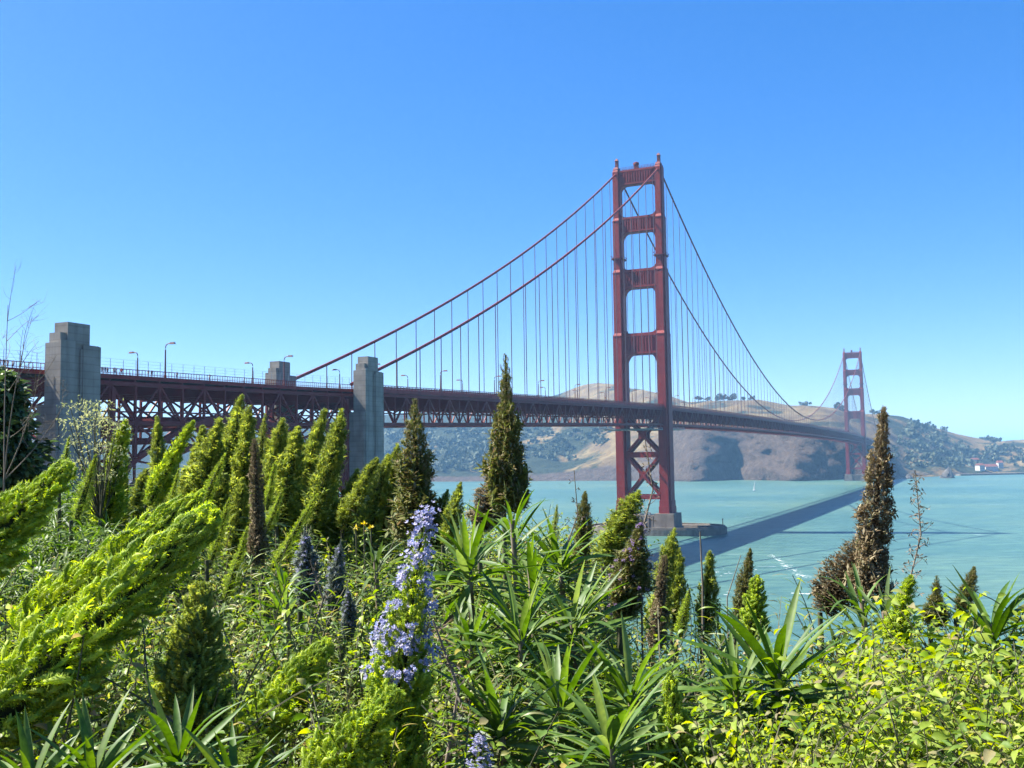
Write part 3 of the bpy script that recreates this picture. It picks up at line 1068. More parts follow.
    for k in range(len(Sv)):
        s, z = Sv[k], deck_z(Sv[k])
        m.bar((s, -U0, z - 2.2), (s, U0, z - 2.2), 0.5, 2.4, X=BX)
        m.bar((s, -U0, z - 10.4), (s, U0, z - 2.6), 0.4, 0.4, X=BX)
        m.bar((s, U0, z - 10.4), (s, -U0, z - 2.6), 0.4, 0.4, X=BX)
    m.build('floor_beams', M['orange_dark'], via, loc=L2)
    m = MB()
    for s in (-500, -550, -600):
        for side in (1, -1):
            m.bar((s, side * U0, 3), (s, side * U0, deck_z(s) - 10.6), 1.6, 1.6, up=(1, 0, 0), X=BX)
        for z in np.arange(10, 50, 10):
            m.bar((s, -U0, z), (s, U0, z + 10), 0.5, 0.5, X=BX)
            m.bar((s, U0, z), (s, -U0, z + 10), 0.5, 0.5, X=BX)
    m.build('viaduct_bents', M['orange_dark'], via, loc=L2)
make_arch()

# street lamps along both walks
def make_lamps():
    post = MB()
    post.tube([(0, 0, 0), (0, 0, 0.9)], [0.34, 0.30], 8)
    post.tube([(0, 0, 0.9), (0, 0, 7.0)], [0.22, 0.15], 8)
    arm = MB()
    arm.tube([(0, 0, 7.0), (0, 0, 7.6), (0, -0.25, 8.1), (0, -0.8, 8.35), (0, -1.5, 8.4)], 0.12, 6)
    head = MB()
    head.prism([(-0.32, -2.9), (0.32, -2.9), (0.36, -1.4), (-0.36, -1.4)], 8.2, 8.62, top=[(-0.2, -2.7), (0.2, -2.7), (0.25, -1.5), (-0.25, -1.5)])
    ps, as_, hs = post.build('pole', M['lamp_head'], smooth=True), arm.build('arm', M['lamp_head'], smooth=True), head.build('lamp_head', M['lamp_head'])
    yaw = math.atan2(AX[1], AX[0])
    k = 0
    for side in (1, -1):
        for i in range(14):
            s = -421 + 45.72 * i + (0 if side > 0 else 12)
            if s > 170 or abs(s) < 8 or abs(s - S_SIDE) < 8:
                continue
            ref = ('above the arch span, left of the cable pylon' if s < S_SIDE else ('on the deck between pylon and near tower' if s < 0 else 'on the deck just past the near tower'))
            lab = 'curved street lamp on the %s walk %s' % ('near' if side > 0 else 'far', ref)
            t = thing('street_lamp', lab, 'street lamp', bw(s, side * 10.2, deck_z(s) + 0.25), 'street lamps, %s walk, %s' % ('near' if side > 0 else 'far', ref))
            t.rotation_euler = (0, 0, yaw if side > 0 else yaw + math.pi)
            for src, nm in ((ps, 'pole'), (as_, 'arm'), (hs, 'lamp_head')):
                share(src, nm, t)
    for o in (ps, as_, hs):
        bpy.data.objects.remove(o)
make_lamps()

# maintenance travellers slung under the deck each side of the near tower
def make_traveller(s0, ln, label):
    root = thing('maintenance_platform', label, 'platform', bw(s0, 0, deck_z(s0) - 13.5))
    L = tuple(root.location)
    z = deck_z(s0) - 13.4
    m = MB()
    for u in np.linspace(-15.5, 15.5, 8):
        m.bar((s0 - ln / 2, u, z), (s0 + ln / 2, u, z), 0.25, 0.35, X=BX)
    m.bar((s0 - ln / 2, -15.5, z), (s0 - ln / 2, 15.5, z), 0.3, 0.5, X=BX)
    m.bar((s0 + ln / 2, -15.5, z), (s0 + ln / 2, 15.5, z), 0.3, 0.5, X=BX)
    m.build('platform_frame', M['steel_grey'], root, loc=L)
    r = MB()
    for u in (-15.5, 15.5):
        for k in range(9):
            s = s0 - ln / 2 + ln * k / 8
            r.bar((s, u, z), (s, u, z + 1.3), 0.12, up=(1, 0, 0), X=BX)
            if k in (0, 4, 8):
                r.bar((s, u, z), (s, u * 0.885, z + 3.0), 0.16, X=BX)
        for zz in (0.7, 1.3):
            r.bar((s0 - ln / 2, u, z + zz), (s0 + ln / 2, u, z + zz), 0.12, X=BX)
    r.build('guard_rail', M['steel_grey'], root, loc=L)
    n = MB()
    n.box((s0 - ln / 2, 13.0, z - 0.18), (s0 + ln / 2, 15.4, z - 0.1), BX)
    n.box((s0 - ln / 2, -15.4, z - 0.18), (s0 + ln / 2, -13.0, z - 0.1), BX)
    n.build('catwalk', M['steel_grey'], root, loc=L)
make_traveller(-26, 26, 'grey maintenance platform slung under the deck left of the near tower')
make_traveller(24, 30, 'grey maintenance platform slung under the deck right of the near tower')

# ------------------------------------------------------------------ far shore: trees, rock, houses, boat
M['far_wood'] = mat_leaf('far_tree_leaves', [(0.033, 0.0486, 0.028), (0.0525, 0.0675, 0.0364), (0.075, 0.08775, 0.0448), (0.045, 0.06075, 0.042)], 0.1, 0.8)
M['bark'] = mat_noisy('bark', (0.09, 0.065, 0.045), (0.16, 0.12, 0.085), 3.0, 0.9, bump=0.3)
M['sea_rock'] = mat_noisy('wet_dark_rock', (0.035, 0.034, 0.033), (0.10, 0.09, 0.08), 0.15, 0.9, bump=0.6)
M['white_wall'] = mat_noisy('white_wall_paint', (0.372, 0.36, 0.33), (0.432, 0.42, 0.396), 0.3, 0.8)
M['red_roof'] = mat_noisy('red_roof_tile', (0.144, 0.045, 0.03), (0.192, 0.066, 0.042), 0.6, 0.8)
M['dark_glass'] = mat_noisy('dark_window_glass', (0.02, 0.024, 0.03), (0.03, 0.035, 0.04), 0.5, 0.15)
M['white_paint'] = mat_noisy('white_boat_paint', (0.54, 0.54, 0.525), (0.6, 0.6, 0.585), 1.0, 0.35)
M['sail'] = mat_noisy('sailcloth', (0.555, 0.555, 0.54), (0.615, 0.615, 0.6), 0.5, 0.8)

def rand_rot(n, r=None):
    r = r or rng
    q = r.normal(size=(n, 4))
    q /= np.linalg.norm(q, axis=1)[:, None]
    w, x, y, z = q.T
    return np.stack([1 - 2 * (y * y + z * z), 2 * (x * y - z * w), 2 * (x * z + y * w), 2 * (x * y + z * w), 1 - 2 * (x * x + z * z), 2 * (y * z - x * w), 2 * (x * z - y * w), 2 * (y * z + x * w), 1 - 2 * (x * x + y * y)], -1).reshape(n, 3, 3)

CARD = (np.array([(-0.5, -0.5, 0), (0.5, -0.5, 0.12), (0.5, 0.5, 0), (-0.5, 0.5, -0.12)]), np.array([[0, 1, 2, 3]]))
def crown_cards(mb, c, rx, rz, n, size):
    """Leaf clumps through an uneven crown volume."""
    P = []
    lobes = [(rng.normal(size=3) * np.array([0.5, 0.5, 0.38]), rng.uniform(0.4, 0.65)) for _ in range(6)]
    for _ in range(n):
        o, r = lobes[rng.integers(len(lobes))]
        v = rng.normal(size=3)
        v = v / np.linalg.norm(v) * r * rng.uniform(0.55, 1.0) ** 0.5
        P.append(np.asarray(c) + (o + v) * np.array([rx, rx, rz]))
    mb.inst(CARD, rand_rot(n) * (size * rng.uniform(0.6, 1.3, n))[:, None, None], np.array(P))

def far_shore():
    woods = MB()
    def patch(px0, px1, py0, py1, n, size, jit=1.0):
        for _ in range(n):
            px, py = rng.uniform(px0, px1), rng.uniform(py0, py1)
            p = hill_hit(px, py)
            if p.z < 3:
                continue
            r = size * rng.uniform(0.6, 1.5)
            crown_cards(woods, (p.x, p.y, p.z + r * 0.45), r, r * 0.75, 26, r * 0.62)
    patch(385, 500, 428, 472, 170, 11)
    patch(500, 575, 432, 462, 60, 9)
    patch(575, 612, 428, 446, 14, 8)
    patch(905, 945, 424, 452, 46, 9)
    patch(955, 1024, 448, 466, 60, 9)
    patch(905, 960, 452, 470, 36, 8)
    patch(1024, 1150, 445, 470, 50, 10)
    patch(978, 1000, 430, 446, 10, 7)
    patch(880, 905, 440, 464, 14, 7)
    o = woods.build('hillside_woods', M['far_wood'])
    tag(o, kind='stuff')
    ridge = [(700, 7), (708, 6), (716, 9), (724, 8), (733, 9), (741, 6), (752, 6), (801, 6), (808, 7), (836, 9), (842, 8), (872, 7), (878, 5)]
    for px, r in ridge:
        b = hill_at(px, 60)
        if px < 760:
            lab, g = 'small dark tree on the ridge seen between the suspenders right of the near tower', 'ridge trees behind the suspenders'
        else:
            lab, g = 'lone dark round tree on the bare ridge beside the far tower', 'ridge trees beside the far tower'
        t = thing('ridge_tree', lab, 'tree', b, g)
        mt = MB()
        mt.tube([(0, 0, -2), (0.3, 0, 3), (0, 0.2, r * 1.1)], [0.7, 0.5, 0.25], 6)
        mt.build('trunk', M['bark'], t)
        mc = MB()
        crown_cards(mc, (0, 0, r * 1.0), r * 1.15, r * 0.8, 70, r * 0.55)
        mc.build('crown', M['far_wood'], t)
    # sea stack and shore rocks
    def rock(px, py, d, w, h, lab, grp=None, seed=0):
        base = pix(px, py, d)
        base.z = 0
        u = np.linspace(0, 2 * math.pi, 25)[:-1]
        m = MB()
        rows = 11
        V = []
        for r in range(rows):
            t = r / (rows - 1)
            rad = w / 2 * (1 - t ** 1.3) * (1 + 0.35 * fbm(np.cos(u) * 1.6 + seed, np.sin(u) * 1.6 + t * 2.5, 3, seed)) + 0.05
            V.append(np.column_stack([np.cos(u) * rad + 0.12 * w * t, np.sin(u) * rad, np.full_like(u, -2 + (h + 2) * t ** 0.9) + 0.1 * h * fbm(np.cos(u) * 2, np.sin(u) * 2 + t * 4, 2, seed + 5) * (1 - t)]))
        n = 24
        i = np.arange(rows - 1)[:, None] * n
        k = np.arange(n)[None]
        m.add(np.vstack(V), np.stack([i + k, i + (k + 1) % n, i + n + (k + 1) % n, i + n + k], -1).reshape(-1, 4))
        o = m.build('sea_rock', M['sea_rock'])
        o.location = base
        tag(o, lab, 'rock', grp)
    rock(947.5, 478, 1890, 26, 21, 'dark pointed sea stack standing in the water off the far shore', seed=3)
    rock(908, 478.5, 1880, 20, 9, 'low dark rock at the waterline right of the far tower', seed=8)
    rock(898, 479, 1860, 14, 6, 'smallest low rock beside the far tower foot', seed=12)
    # buildings by the fort
    def house(px, py, w, dp, h, roofh, lab, roof='red_roof', yaw=0.25):
        p = hill_hit(px, py)
        rot = Matrix.Rotation(yaw, 3, 'Z')
        X = lambda V: np.asarray(V) @ np.array(rot).T
        t = thing('shore_house', lab, 'house', p)
        m = MB()
        m.box((-w / 2, -dp / 2, -4), (w / 2, dp / 2, h), X)
        m.build('wall', M['white_wall'], t)
        m = MB()
        e = 0.7
        V = [(-w / 2 - e, -dp / 2 - e, h), (w / 2 + e, -dp / 2 - e, h), (w / 2 + e, dp / 2 + e, h), (-w / 2 - e, dp / 2 + e, h), (-w / 2 - e, 0, h + roofh), (w / 2 + e, 0, h + roofh)]
        m.add(X(V), [[0, 1, 5, 4], [2, 3, 4, 5], [0, 3, 2, 1]])
        m.add(X(V), [[1, 2, 5], [3, 0, 4]])
        m.build('roof', M[roof], t)
        nwin = max(2, int(w / 4))
        for k in range(nwin):
            x = -w / 2 + w * (k + 0.5) / nwin
            for z in ([h * 0.3, h * 0.68] if h > 6 else [h * 0.5]):
                q = MB()
                q.box((x - 0.7, -dp / 2 - 0.06, z - 0.8), (x + 0.7, -dp / 2 + 0.1, z + 0.8), X)
                q.build('window', M['dark_glass'], t)
    house(986, 471, 34, 14, 9, 6, 'longest white shore house with a red gabled roof')
    house(978, 470, 16, 12, 10, 4, 'tall narrow white house at the left end of the shore houses', 'red_roof', 0.5)
    house(998, 469, 12, 10, 10, 5, 'small white house with steep roof right of the long red roof', 'red_roof', 0.1)
    house(974, 464, 18, 10, 6, 4, 'white house half hidden in trees above the shore houses', 'red_roof', 0.3)
    q = thing('shore_wharf', 'long pale seawall and wharf at the foot of the far right hill', 'wharf', pix(1000, 474.5, 2150))
    q.location.z = 0
    m = MB()
    a, b = pix(958, 475, 2080), pix(1075, 474, 2160)
    a, b = np.array([a.x, a.y, 1.6]), np.array([b.x, b.y, 1.6])
    m.bar(a, b, 14, 3.4)
    m.build('quay', M['pier_concrete'], q, loc=tuple(q.location))
    m = MB()
    for k in range(24):
        c = a + (b - a) * k / 23
        m.bar(c + np.array([0, -7, -4.0]), c + np.array([0, -7, 1.5]), 0.8, up=(0, 1, 0))
    m.build('piles', M['bark'], q, loc=tuple(q.location))
    h = thing('lighthouse_hut', 'tiny white hut at the waterline under the near tower deck', 'hut', pix(680.5, 477.5, 1960))
    h.location.z = 3.0
    m = MB(); m.box((-5, -4, -4), (5, 4, 5)); m.build('wall', M['white_wall'], h)
    m = MB(); m.prism([(-5.6, -4.6), (5.6, -4.6), (5.6, 4.6), (-5.6, 4.6)], 5.0, 8.0, top=[(-1, -0.6), (1, -0.6), (1, 0.6), (-1, 0.6)]); m.build('roof', M['white_wall'], h)
    # sailing boat
    c = pix(754, 489, 1350)
    c.z = 0
    t = thing('sailing_boat', 'small white sailing boat on the open water left of the bridge shadow', 'boat', c)
    hull = MB()
    st = [(-5.5, 0.9, 1.3), (-3, 1.5, 1.2), (0, 1.7, 1.15), (3, 1.2, 1.3), (5.8, 0.05, 1.6)]
    V = []
    for x, w, z in st:
        V += [(x, -w, z), (x, -w * 0.55, -0.3), (x, w * 0.55, -0.3), (x, w, z)]
    Q = []
    for i in range(4):
        o = 4 * i
        Q += [[o + j, o + j + 1, o + j + 5, o + j + 4] for j in range(3)] + [[o + 3, o, o + 4, o + 7]]
    hull.add(V, Q + [[0, 3, 2, 1]])
    hull.build('hull', M['white_paint'], t)
    mm = MB(); mm.tube([(0.5, 0, 1), (0.5, 0, 15)], 0.12, 6); mm.tube([(0.5, 0, 2.2), (-4.6, 0.6, 2.3)], 0.1, 6); mm.build('mast', M['steel_grey'], t)
    s = MB()
    V = [(0.3 - 4.8 * (1 - k / 8) * a, 0.5 * math.sin(math.pi * a) * (1 - k / 8) + 0.05, 2.4 + 12.4 * k / 8) for k in range(9) for a in (0, 0.5, 1)]
    s.add(V, [[3 * k + j, 3 * k + j + 1, 3 * k + j + 4, 3 * k + j + 3] for k in range(8) for j in range(2)])
    V2 = [(0.7 + 4.8 * (1 - k / 8) * a, 0.5 * math.sin(math.pi * a) * (1 - k / 8) + 0.05, 1.9 + 11.0 * k / 8) for k in range(9) for a in (0, 0.5, 1)]
    s.add(V2, [[3 * k + j, 3 * k + j + 1, 3 * k + j + 4, 3 * k + j + 3] for k in range(8) for j in range(2)])
    s.build('sail', M['sail'], t)
    t.rotation_euler = (R(8), 0, R(70))
far_shore()

# ------------------------------------------------------------------ people on the near walk
def make_people():
    skel = [(0, 0, 0.93), (0, 0, 1.15), (0, 0, 1.42), (0, 0, 1.53), (0, 0.02, 1.66), (0, 0, 1.76),
            (0.20, 0, 1.42), (0.27, 0.02, 1.14), (0.25, 0.12, 0.9), (-0.20, 0, 1.42), (-0.27, -0.02, 1.14), (-0.25, 0.06, 0.88),
            (0.10, 0, 0.88), (0.11, 0.10, 0.49), (0.11, 0.02, 0.08), (0.11, 0.17, 0.04), (-0.10, 0, 0.88), (-0.11, -0.03, 0.49), (-0.11, -0.16, 0.08), (-0.11, -0.02, 0.04)]
    rad = [.15, .145, .15, .06, .105, .08, .07, .05, .04, .07, .05, .04, .095, .065, .045, .04, .095, .065, .045, .04]
    E = [(0, 1), (1, 2), (2, 3), (3, 4), (4, 5), (2, 6), (6, 7), (7, 8), (2, 9), (9, 10), (10, 11), (0, 12), (12, 13), (13, 14), (14, 15), (0, 16), (16, 17), (17, 18), (18, 19)]
    me = bpy.data.meshes.new('person')
    me.from_pydata(skel, E, [])
    ob = bpy.data.objects.new('person_source', me)
    COL.objects.link(ob)
    md = ob.modifiers.new('skin', 'SKIN')
    for v, r in zip(me.skin_vertices[0].data, rad):
        v.radius = (r, r)
    me.skin_vertices[0].data[0].use_root = True
    ob.modifiers.new('sub', 'SUBSURF').levels = 1
    dg = bpy.context.evaluated_depsgraph_get()
    body = bpy.data.meshes.new_from_object(ob.evaluated_get(dg))
    bpy.data.objects.remove(ob)
    cols = [('dark blue', (0.03, 0.05, 0.12)), ('red', (0.35, 0.04, 0.04)), ('white', (0.6, 0.6, 0.58)), ('black', (0.02, 0.02, 0.022)), ('grey', (0.18, 0.18, 0.19))]
    meshes = []
    for nm, c in cols:
        m, nt, out = mat_new(nm.replace(' ', '_') + '_clothes')
        p = N(nt, 'ShaderNodeBsdfPrincipled', Roughness=0.85)
        tc = N(nt, 'ShaderNodeTexCoord')
        sp = N(nt, 'ShaderNodeSeparateXYZ')
        nt.links.new(tc.outputs['Object'], sp.inputs[0])
        mr = N(nt, 'ShaderNodeMath', operation='DIVIDE'); mr.inputs[1].default_value = 2.0
        nt.links.new(sp.outputs[2], mr.inputs[0])
        rr = nt.nodes.new('ShaderNodeValToRGB')
        rr.color_ramp.interpolation = 'CONSTANT'
        el = rr.color_ramp.elements
        el.new(0.5); el.new(0.5)
        for e, (q, cc) in zip(el, [(0, (0.03, 0.035, 0.05)), (0.46, c), (0.755, (0.38, 0.23, 0.16)), (0.855, (0.05, 0.03, 0.02))]):
            e.position, e.color = q, c4(cc)
        nt.links.new(mr.outputs[0], rr.inputs[0])
        nt.links.new(rr.outputs[0], p.inputs['Base Color'])
        nt.links.new(p.outputs[0], out.inputs[0])
        b = body.copy()
        b.materials.clear()
        b.materials.append(m)
        for f in b.polygons:
            f.use_smooth = True
        meshes.append((nm, b))
    spots = [(-446.6 + 1.15 * k, rnd.uniform(11.2, 12.9)) for k in range(10)] + [(-428.5, 12.2), (-427.8, 12.6), (-419.5, 12.4), (-418.8, 11.8), (-408, 12.3), (-395, 12.4)] + [(-464 - 1.3 * k, rnd.uniform(11.5, 13)) for k in range(9)]
    for i, (s, u) in enumerate(spots):
        nm, b = meshes[rnd.randrange(5)] if i > 4 else meshes[i]
        o = bpy.data.objects.new('person', b)
        COL.objects.link(o)
        o.location = bw(s, u, deck_z(s) + 0.25)
        o.rotation_euler = (0, 0, rnd.choice([-0.42, 2.7, 1.1]) + rnd.uniform(-0.5, 0.5))
        o.scale = (1, 1, rnd.uniform(0.93, 1.05))
        where = 'left of the big pylon' if s < S_ARCH else ('beside the big pylon' if s < -434 else 'above the arch')
        tag(o, 'walker in %s top by the bridge railing, %s' % (nm, where), 'person', 'walkers in %s by the railing %s' % (nm, where))
make_people()

# foam left by boats on the water below
def wakes():
    r = np.random.default_rng(3)
    mb = MB()
    for (x0, y0, x1, y1, w, n) in ((768, 553, 806, 578, 1.2, 120), (735, 604, 745, 590, 3.0, 25), (792, 593, 812, 594, 0.6, 50), (722, 576, 735, 570, 4.0, 25)):
        for _ in range(n):
            k = r.uniform()
            px, py = x0 + (x1 - x0) * k, y0 + (y1 - y0) * k
            a, b = (px - 512) / F_PX, -(py - 384) / F_PX
            q = pix(px, py, 1.0)
            d = EYE / (EYE - q.z)
            c = np.array([q.x * d, d, 0.02 + 0.01 * r.uniform()]) + np.array([r.normal(0, w * (0.4 + k)), r.normal(0, w * (0.4 + k)), 0])
            m = 6
            t = np.sort(r.uniform(0, 2 * math.pi, m))
            s = 0.42 * r.uniform(0.3, 1.4)
            V = np.vstack([np.column_stack([c[0] + np.cos(t) * s * 1.6, c[1] + np.sin(t) * s, np.full(m, c[2])]), c])
            mb.add(V, [[j, (j + 1) % m, m] for j in range(m)])
    foam = mat_noisy('sea_foam', (0.35, 0.42, 0.42), (0.5, 0.55, 0.55), 2.0, 0.8)
    tag(mb.build('foam', foam), kind='stuff')
wakes()

# ------------------------------------------------------------------ garden in the foreground
BUD_LIME = [(0.1439, 0.2186, 0.04117), (0.2452, 0.3445, 0.05701), (0.3316, 0.4285, 0.06968), (0.3891, 0.4616, 0.09818), (0.2739, 0.3865, 0.06334)]
BUD_GREEN = [(0.1196, 0.1698, 0.04926), (0.1831, 0.2492, 0.06098), (0.2564, 0.311, 0.07271), (0.3297, 0.3646, 0.09149), (0.2111, 0.2671, 0.06098)]
BUD_OLIVE = [(0.08504, 0.109, 0.031), (0.132, 0.155, 0.043), (0.186, 0.186, 0.07), (0.232, 0.178, 0.101), (0.116, 0.139, 0.039)]
BUD_BROWN = [(0.1037, 0.07577, 0.04608), (0.1659, 0.123, 0.07392), (0.235, 0.1889, 0.1152), (0.2765, 0.2362, 0.1536), (0.1244, 0.1181, 0.05376)]
M['bud_lime'] = mat_leaf('lime_buds', BUD_LIME, 0.45, 0.6, spec=0.2)
M['bud_green'] = mat_leaf('green_buds', BUD_GREEN, 0.4, 0.6, spec=0.2)
M['bud_olive'] = mat_leaf('olive_buds', BUD_OLIVE, 0.18, 0.6, spec=0.2)
M['bud_brown'] = mat_leaf('dry_brown_buds', BUD_BROWN, 0.12, 0.8, spec=0.1)
M['bud_grey'] = mat_leaf('grey_green_buds', [(0.096, 0.1248, 0.096), (0.1728, 0.2112, 0.192), (0.2496, 0.2688, 0.3072), (0.1344, 0.1728, 0.096)], 0.15, 0.6)
M['petal'] = mat_leaf('lilac_blue_petals', [(0.30, 0.31, 0.50), (0.38, 0.34, 0.48), (0.38, 0.37, 0.48), (0.17, 0.20, 0.42), (0.40, 0.37, 0.46)], 0.35, 0.6)
M['petal_mauve'] = mat_leaf('mauve_petals', [(0.215, 0.1466, 0.2932), (0.3323, 0.2346, 0.391), (0.1564, 0.1075, 0.2541), (0.391, 0.2932, 0.391)], 0.3, 0.6)
M['petal_pale'] = mat_leaf('cream_flowers', [(0.3, 0.3328, 0.1632), (0.36, 0.384, 0.2112), (0.252, 0.2944, 0.1152), (0.372, 0.384, 0.192)], 0.3, 0.7)
M['petal_yellow'] = mat_leaf('yellow_petals', [(0.6, 0.5, 0.04), (0.7, 0.58, 0.06)], 0.3, 0.6)
M['lance'] = mat_leaf('lance_leaves', [(0.03871, 0.08233, 0.01453), (0.0607, 0.1209, 0.02142), (0.0827, 0.1524, 0.02907), (0.11, 0.1839, 0.03672), (0.07126, 0.127, 0.02907), (0.1434, 0.2031, 0.06197)], 0.34, 0.5, spec=0.3)
M['lance_grey'] = mat_leaf('grey_green_leaves', [(0.04104, 0.07272, 0.02202), (0.06192, 0.1022, 0.02918), (0.0828, 0.131, 0.04147), (0.1159, 0.1606, 0.05837)], 0.28, 0.55, spec=0.28)
M['agave'] = mat_leaf('sword_leaves', [(0.03366, 0.08168, 0.00891), (0.0508, 0.1104, 0.01353), (0.06732, 0.1339, 0.01782), (0.08755, 0.1435, 0.0297)], 0.26, 0.5, spec=0.3)
M['dry_leaf'] = mat_leaf('dry_leaves', [(0.128, 0.096, 0.06), (0.192, 0.152, 0.104), (0.24, 0.208, 0.152), (0.096, 0.068, 0.04)], 0.15, 0.7, spec=0.15)
M['weed'] = mat_leaf('weed_leaves', [(0.0585, 0.1159, 0.022), (0.1105, 0.1891, 0.0286), (0.1625, 0.244, 0.0374), (0.221, 0.2928, 0.044), (0.286, 0.3416, 0.0605), (0.13, 0.2074, 0.044), (0.0845, 0.1464, 0.033), (0.208, 0.2684, 0.099), (0.26, 0.2074, 0.099), (0.182, 0.2562, 0.0385)], 0.38, 0.45, spec=0.3)
M['bramble'] = mat_leaf('bramble_leaves', [(0.1052, 0.1722, 0.02772), (0.1619, 0.2357, 0.03234), (0.2186, 0.29, 0.04158), (0.2672, 0.3354, 0.05544), (0.3076, 0.3626, 0.08316), (0.1376, 0.2085, 0.03696), (0.2267, 0.2991, 0.0462), (0.251, 0.2085, 0.1294), (0.1943, 0.2719, 0.04158), (0.2753, 0.3263, 0.0462), (0.1781, 0.2538, 0.03696), (0.1214, 0.1994, 0.0462)], 0.42, 0.5, spec=0.15)
M['dark_leaf'] = mat_leaf('dark_tree_leaves', [(0.0286, 0.0572, 0.0286), (0.0506, 0.0968, 0.0396), (0.0858, 0.143, 0.0506), (0.1584, 0.2156, 0.0638)], 0.2, 0.5)
M['stem'] = mat_noisy('green_brown_stem', (0.04675, 0.051, 0.0255), (0.085, 0.08075, 0.04675), 25.0, 0.8, bump=0.3)
M['dry_stem'] = mat_noisy('dry_pale_stem', (0.12, 0.096, 0.069), (0.18, 0.15, 0.114), 25.0, 0.85)
M['core'] = mat_noisy('spike_core', (0.018, 0.024, 0.010), (0.03, 0.038, 0.014), 30.0, 0.9)
M['core_brown'] = mat_noisy('dry_spike_core', (0.03, 0.02, 0.013), (0.05, 0.034, 0.02), 30.0, 0.9)
GA = math.pi * (3 - math.sqrt(5))

def frames(D, up=(0, 0, 1), roll=None):
    """Rotation matrices whose first column is D and third column leans to up."""
    D = D / (np.linalg.norm(D, axis=1)[:, None] + 1e-9)
    U = np.broadcast_to(np.asarray(up, float), D.shape)
    S = np.cross(U, D)
    S /= np.linalg.norm(S, axis=1)[:, None] + 1e-9
    T = np.cross(D, S)
    if roll is not None:
        c, s = np.cos(roll)[:, None], np.sin(roll)[:, None]
        S, T = S * c + T * s, T * c - S * s
    return np.stack([D, S, T], -1)

def leaf_t(w=0.14, curve=0.25, fold=0.35, segs=6, shape='lance', twist=0.0):
    """Unit leaf along +X, folded along its midrib and arching down."""
    t = np.linspace(0, 1, segs + 1)
    if shape == 'lance':
        hw = w * np.clip(np.sin(math.pi * np.clip(t * 0.9 + 0.07, 0, 1)) ** 0.8 * (1 - 0.35 * t), 0.004, 1)
    elif shape == 'sword':
        hw = w * np.clip((0.75 + 0.6 * np.sin(math.pi * np.minimum(t, 0.55) / 1.1)) * (1 - t ** 2.6), 0.004, 2) * 0.75
    else:
        hw = w * np.clip(np.sin(math.pi * t ** 0.72) ** 0.95, 0.01, 1)
    a = curve * 2 * t
    x = np.cumsum(np.concatenate([[0], np.cos((a[1:] + a[:-1]) / 2) / segs]))
    z = -np.cumsum(np.concatenate([[0], np.sin((a[1:] + a[:-1]) / 2) / segs]))
    V = []
    for i in range(segs + 1):
        th = twist * t[i]
        for q in (-1, 0, 1):
            y, zz = q * hw[i], abs(q) * hw[i] * fold
            V.append((x[i], y * math.cos(th) - zz * math.sin(th), z[i] + zz * math.cos(th) + y * math.sin(th)))
    F = []
    for i in range(segs):
        for q in (0, 1):
            F.append([3 * i + q, 3 * i + 3 + q, 3 * i + 4 + q, 3 * i + 1 + q])
    return np.array(V), np.array(F)

SEPAL = (np.array([(0, 0, 0), (0.5, 0.15, 0.06), (1.0, 0, 0.0), (0.5, -0.15, 0.06)]), np.array([[0, 3, 2, 1]]))
def cyme_t(segs, sides, nsep, curl=1.5, seed=0, fat=0.085, sep=0.27):
    """A curled bud branch of the flower spike, unit long along +X: knobbly tube and little sepals."""
    r = np.random.default_rng(seed)
    t = np.linspace(0, 1, segs)
    a = -0.15 + curl * t ** 1.6
    x = np.concatenate([[0], np.cumsum(np.cos(a[:-1]) / (segs - 1))])
    z = np.concatenate([[0], np.cumsum(np.sin(a[:-1]) / (segs - 1))])
    pts = np.column_stack([x, 0.05 * np.sin(t * 5 + seed), z])
    rad = fat * (0.34 + 0.95 * t ** 1.6) * (1 + 0.20 * np.cos(np.arange(segs) * math.pi)) * np.where(t > 0.98, 0.6, 1)
    V, Fs = tube_t(pts, rad, sides, cap=True)
    P, D = [], []
    for k in range(nsep):
        tt = 0.2 + 0.8 * (k + 0.5) / nsep
        i = tt * (segs - 1)
        c = np.array([np.interp(i, np.arange(segs), pts[:, j]) for j in range(3)])
        ph = k * GA + seed
        al = np.interp(tt, t, a)
        tang = np.array([math.cos(al), 0, math.sin(al)])
        nrm = np.array([-math.sin(al), 0, math.cos(al)])
        rd = math.cos(ph) * nrm + math.sin(ph) * np.array([0, 1, 0])
        P.append(c + rd * fat * 0.5)
        D.append(rd * 1.0 + tang * 0.5 + r.normal(size=3) * 0.32)
    return (V, Fs), np.array(P), np.array(D), (sep * 1.25 if nsep < 40 else sep * 0.52)

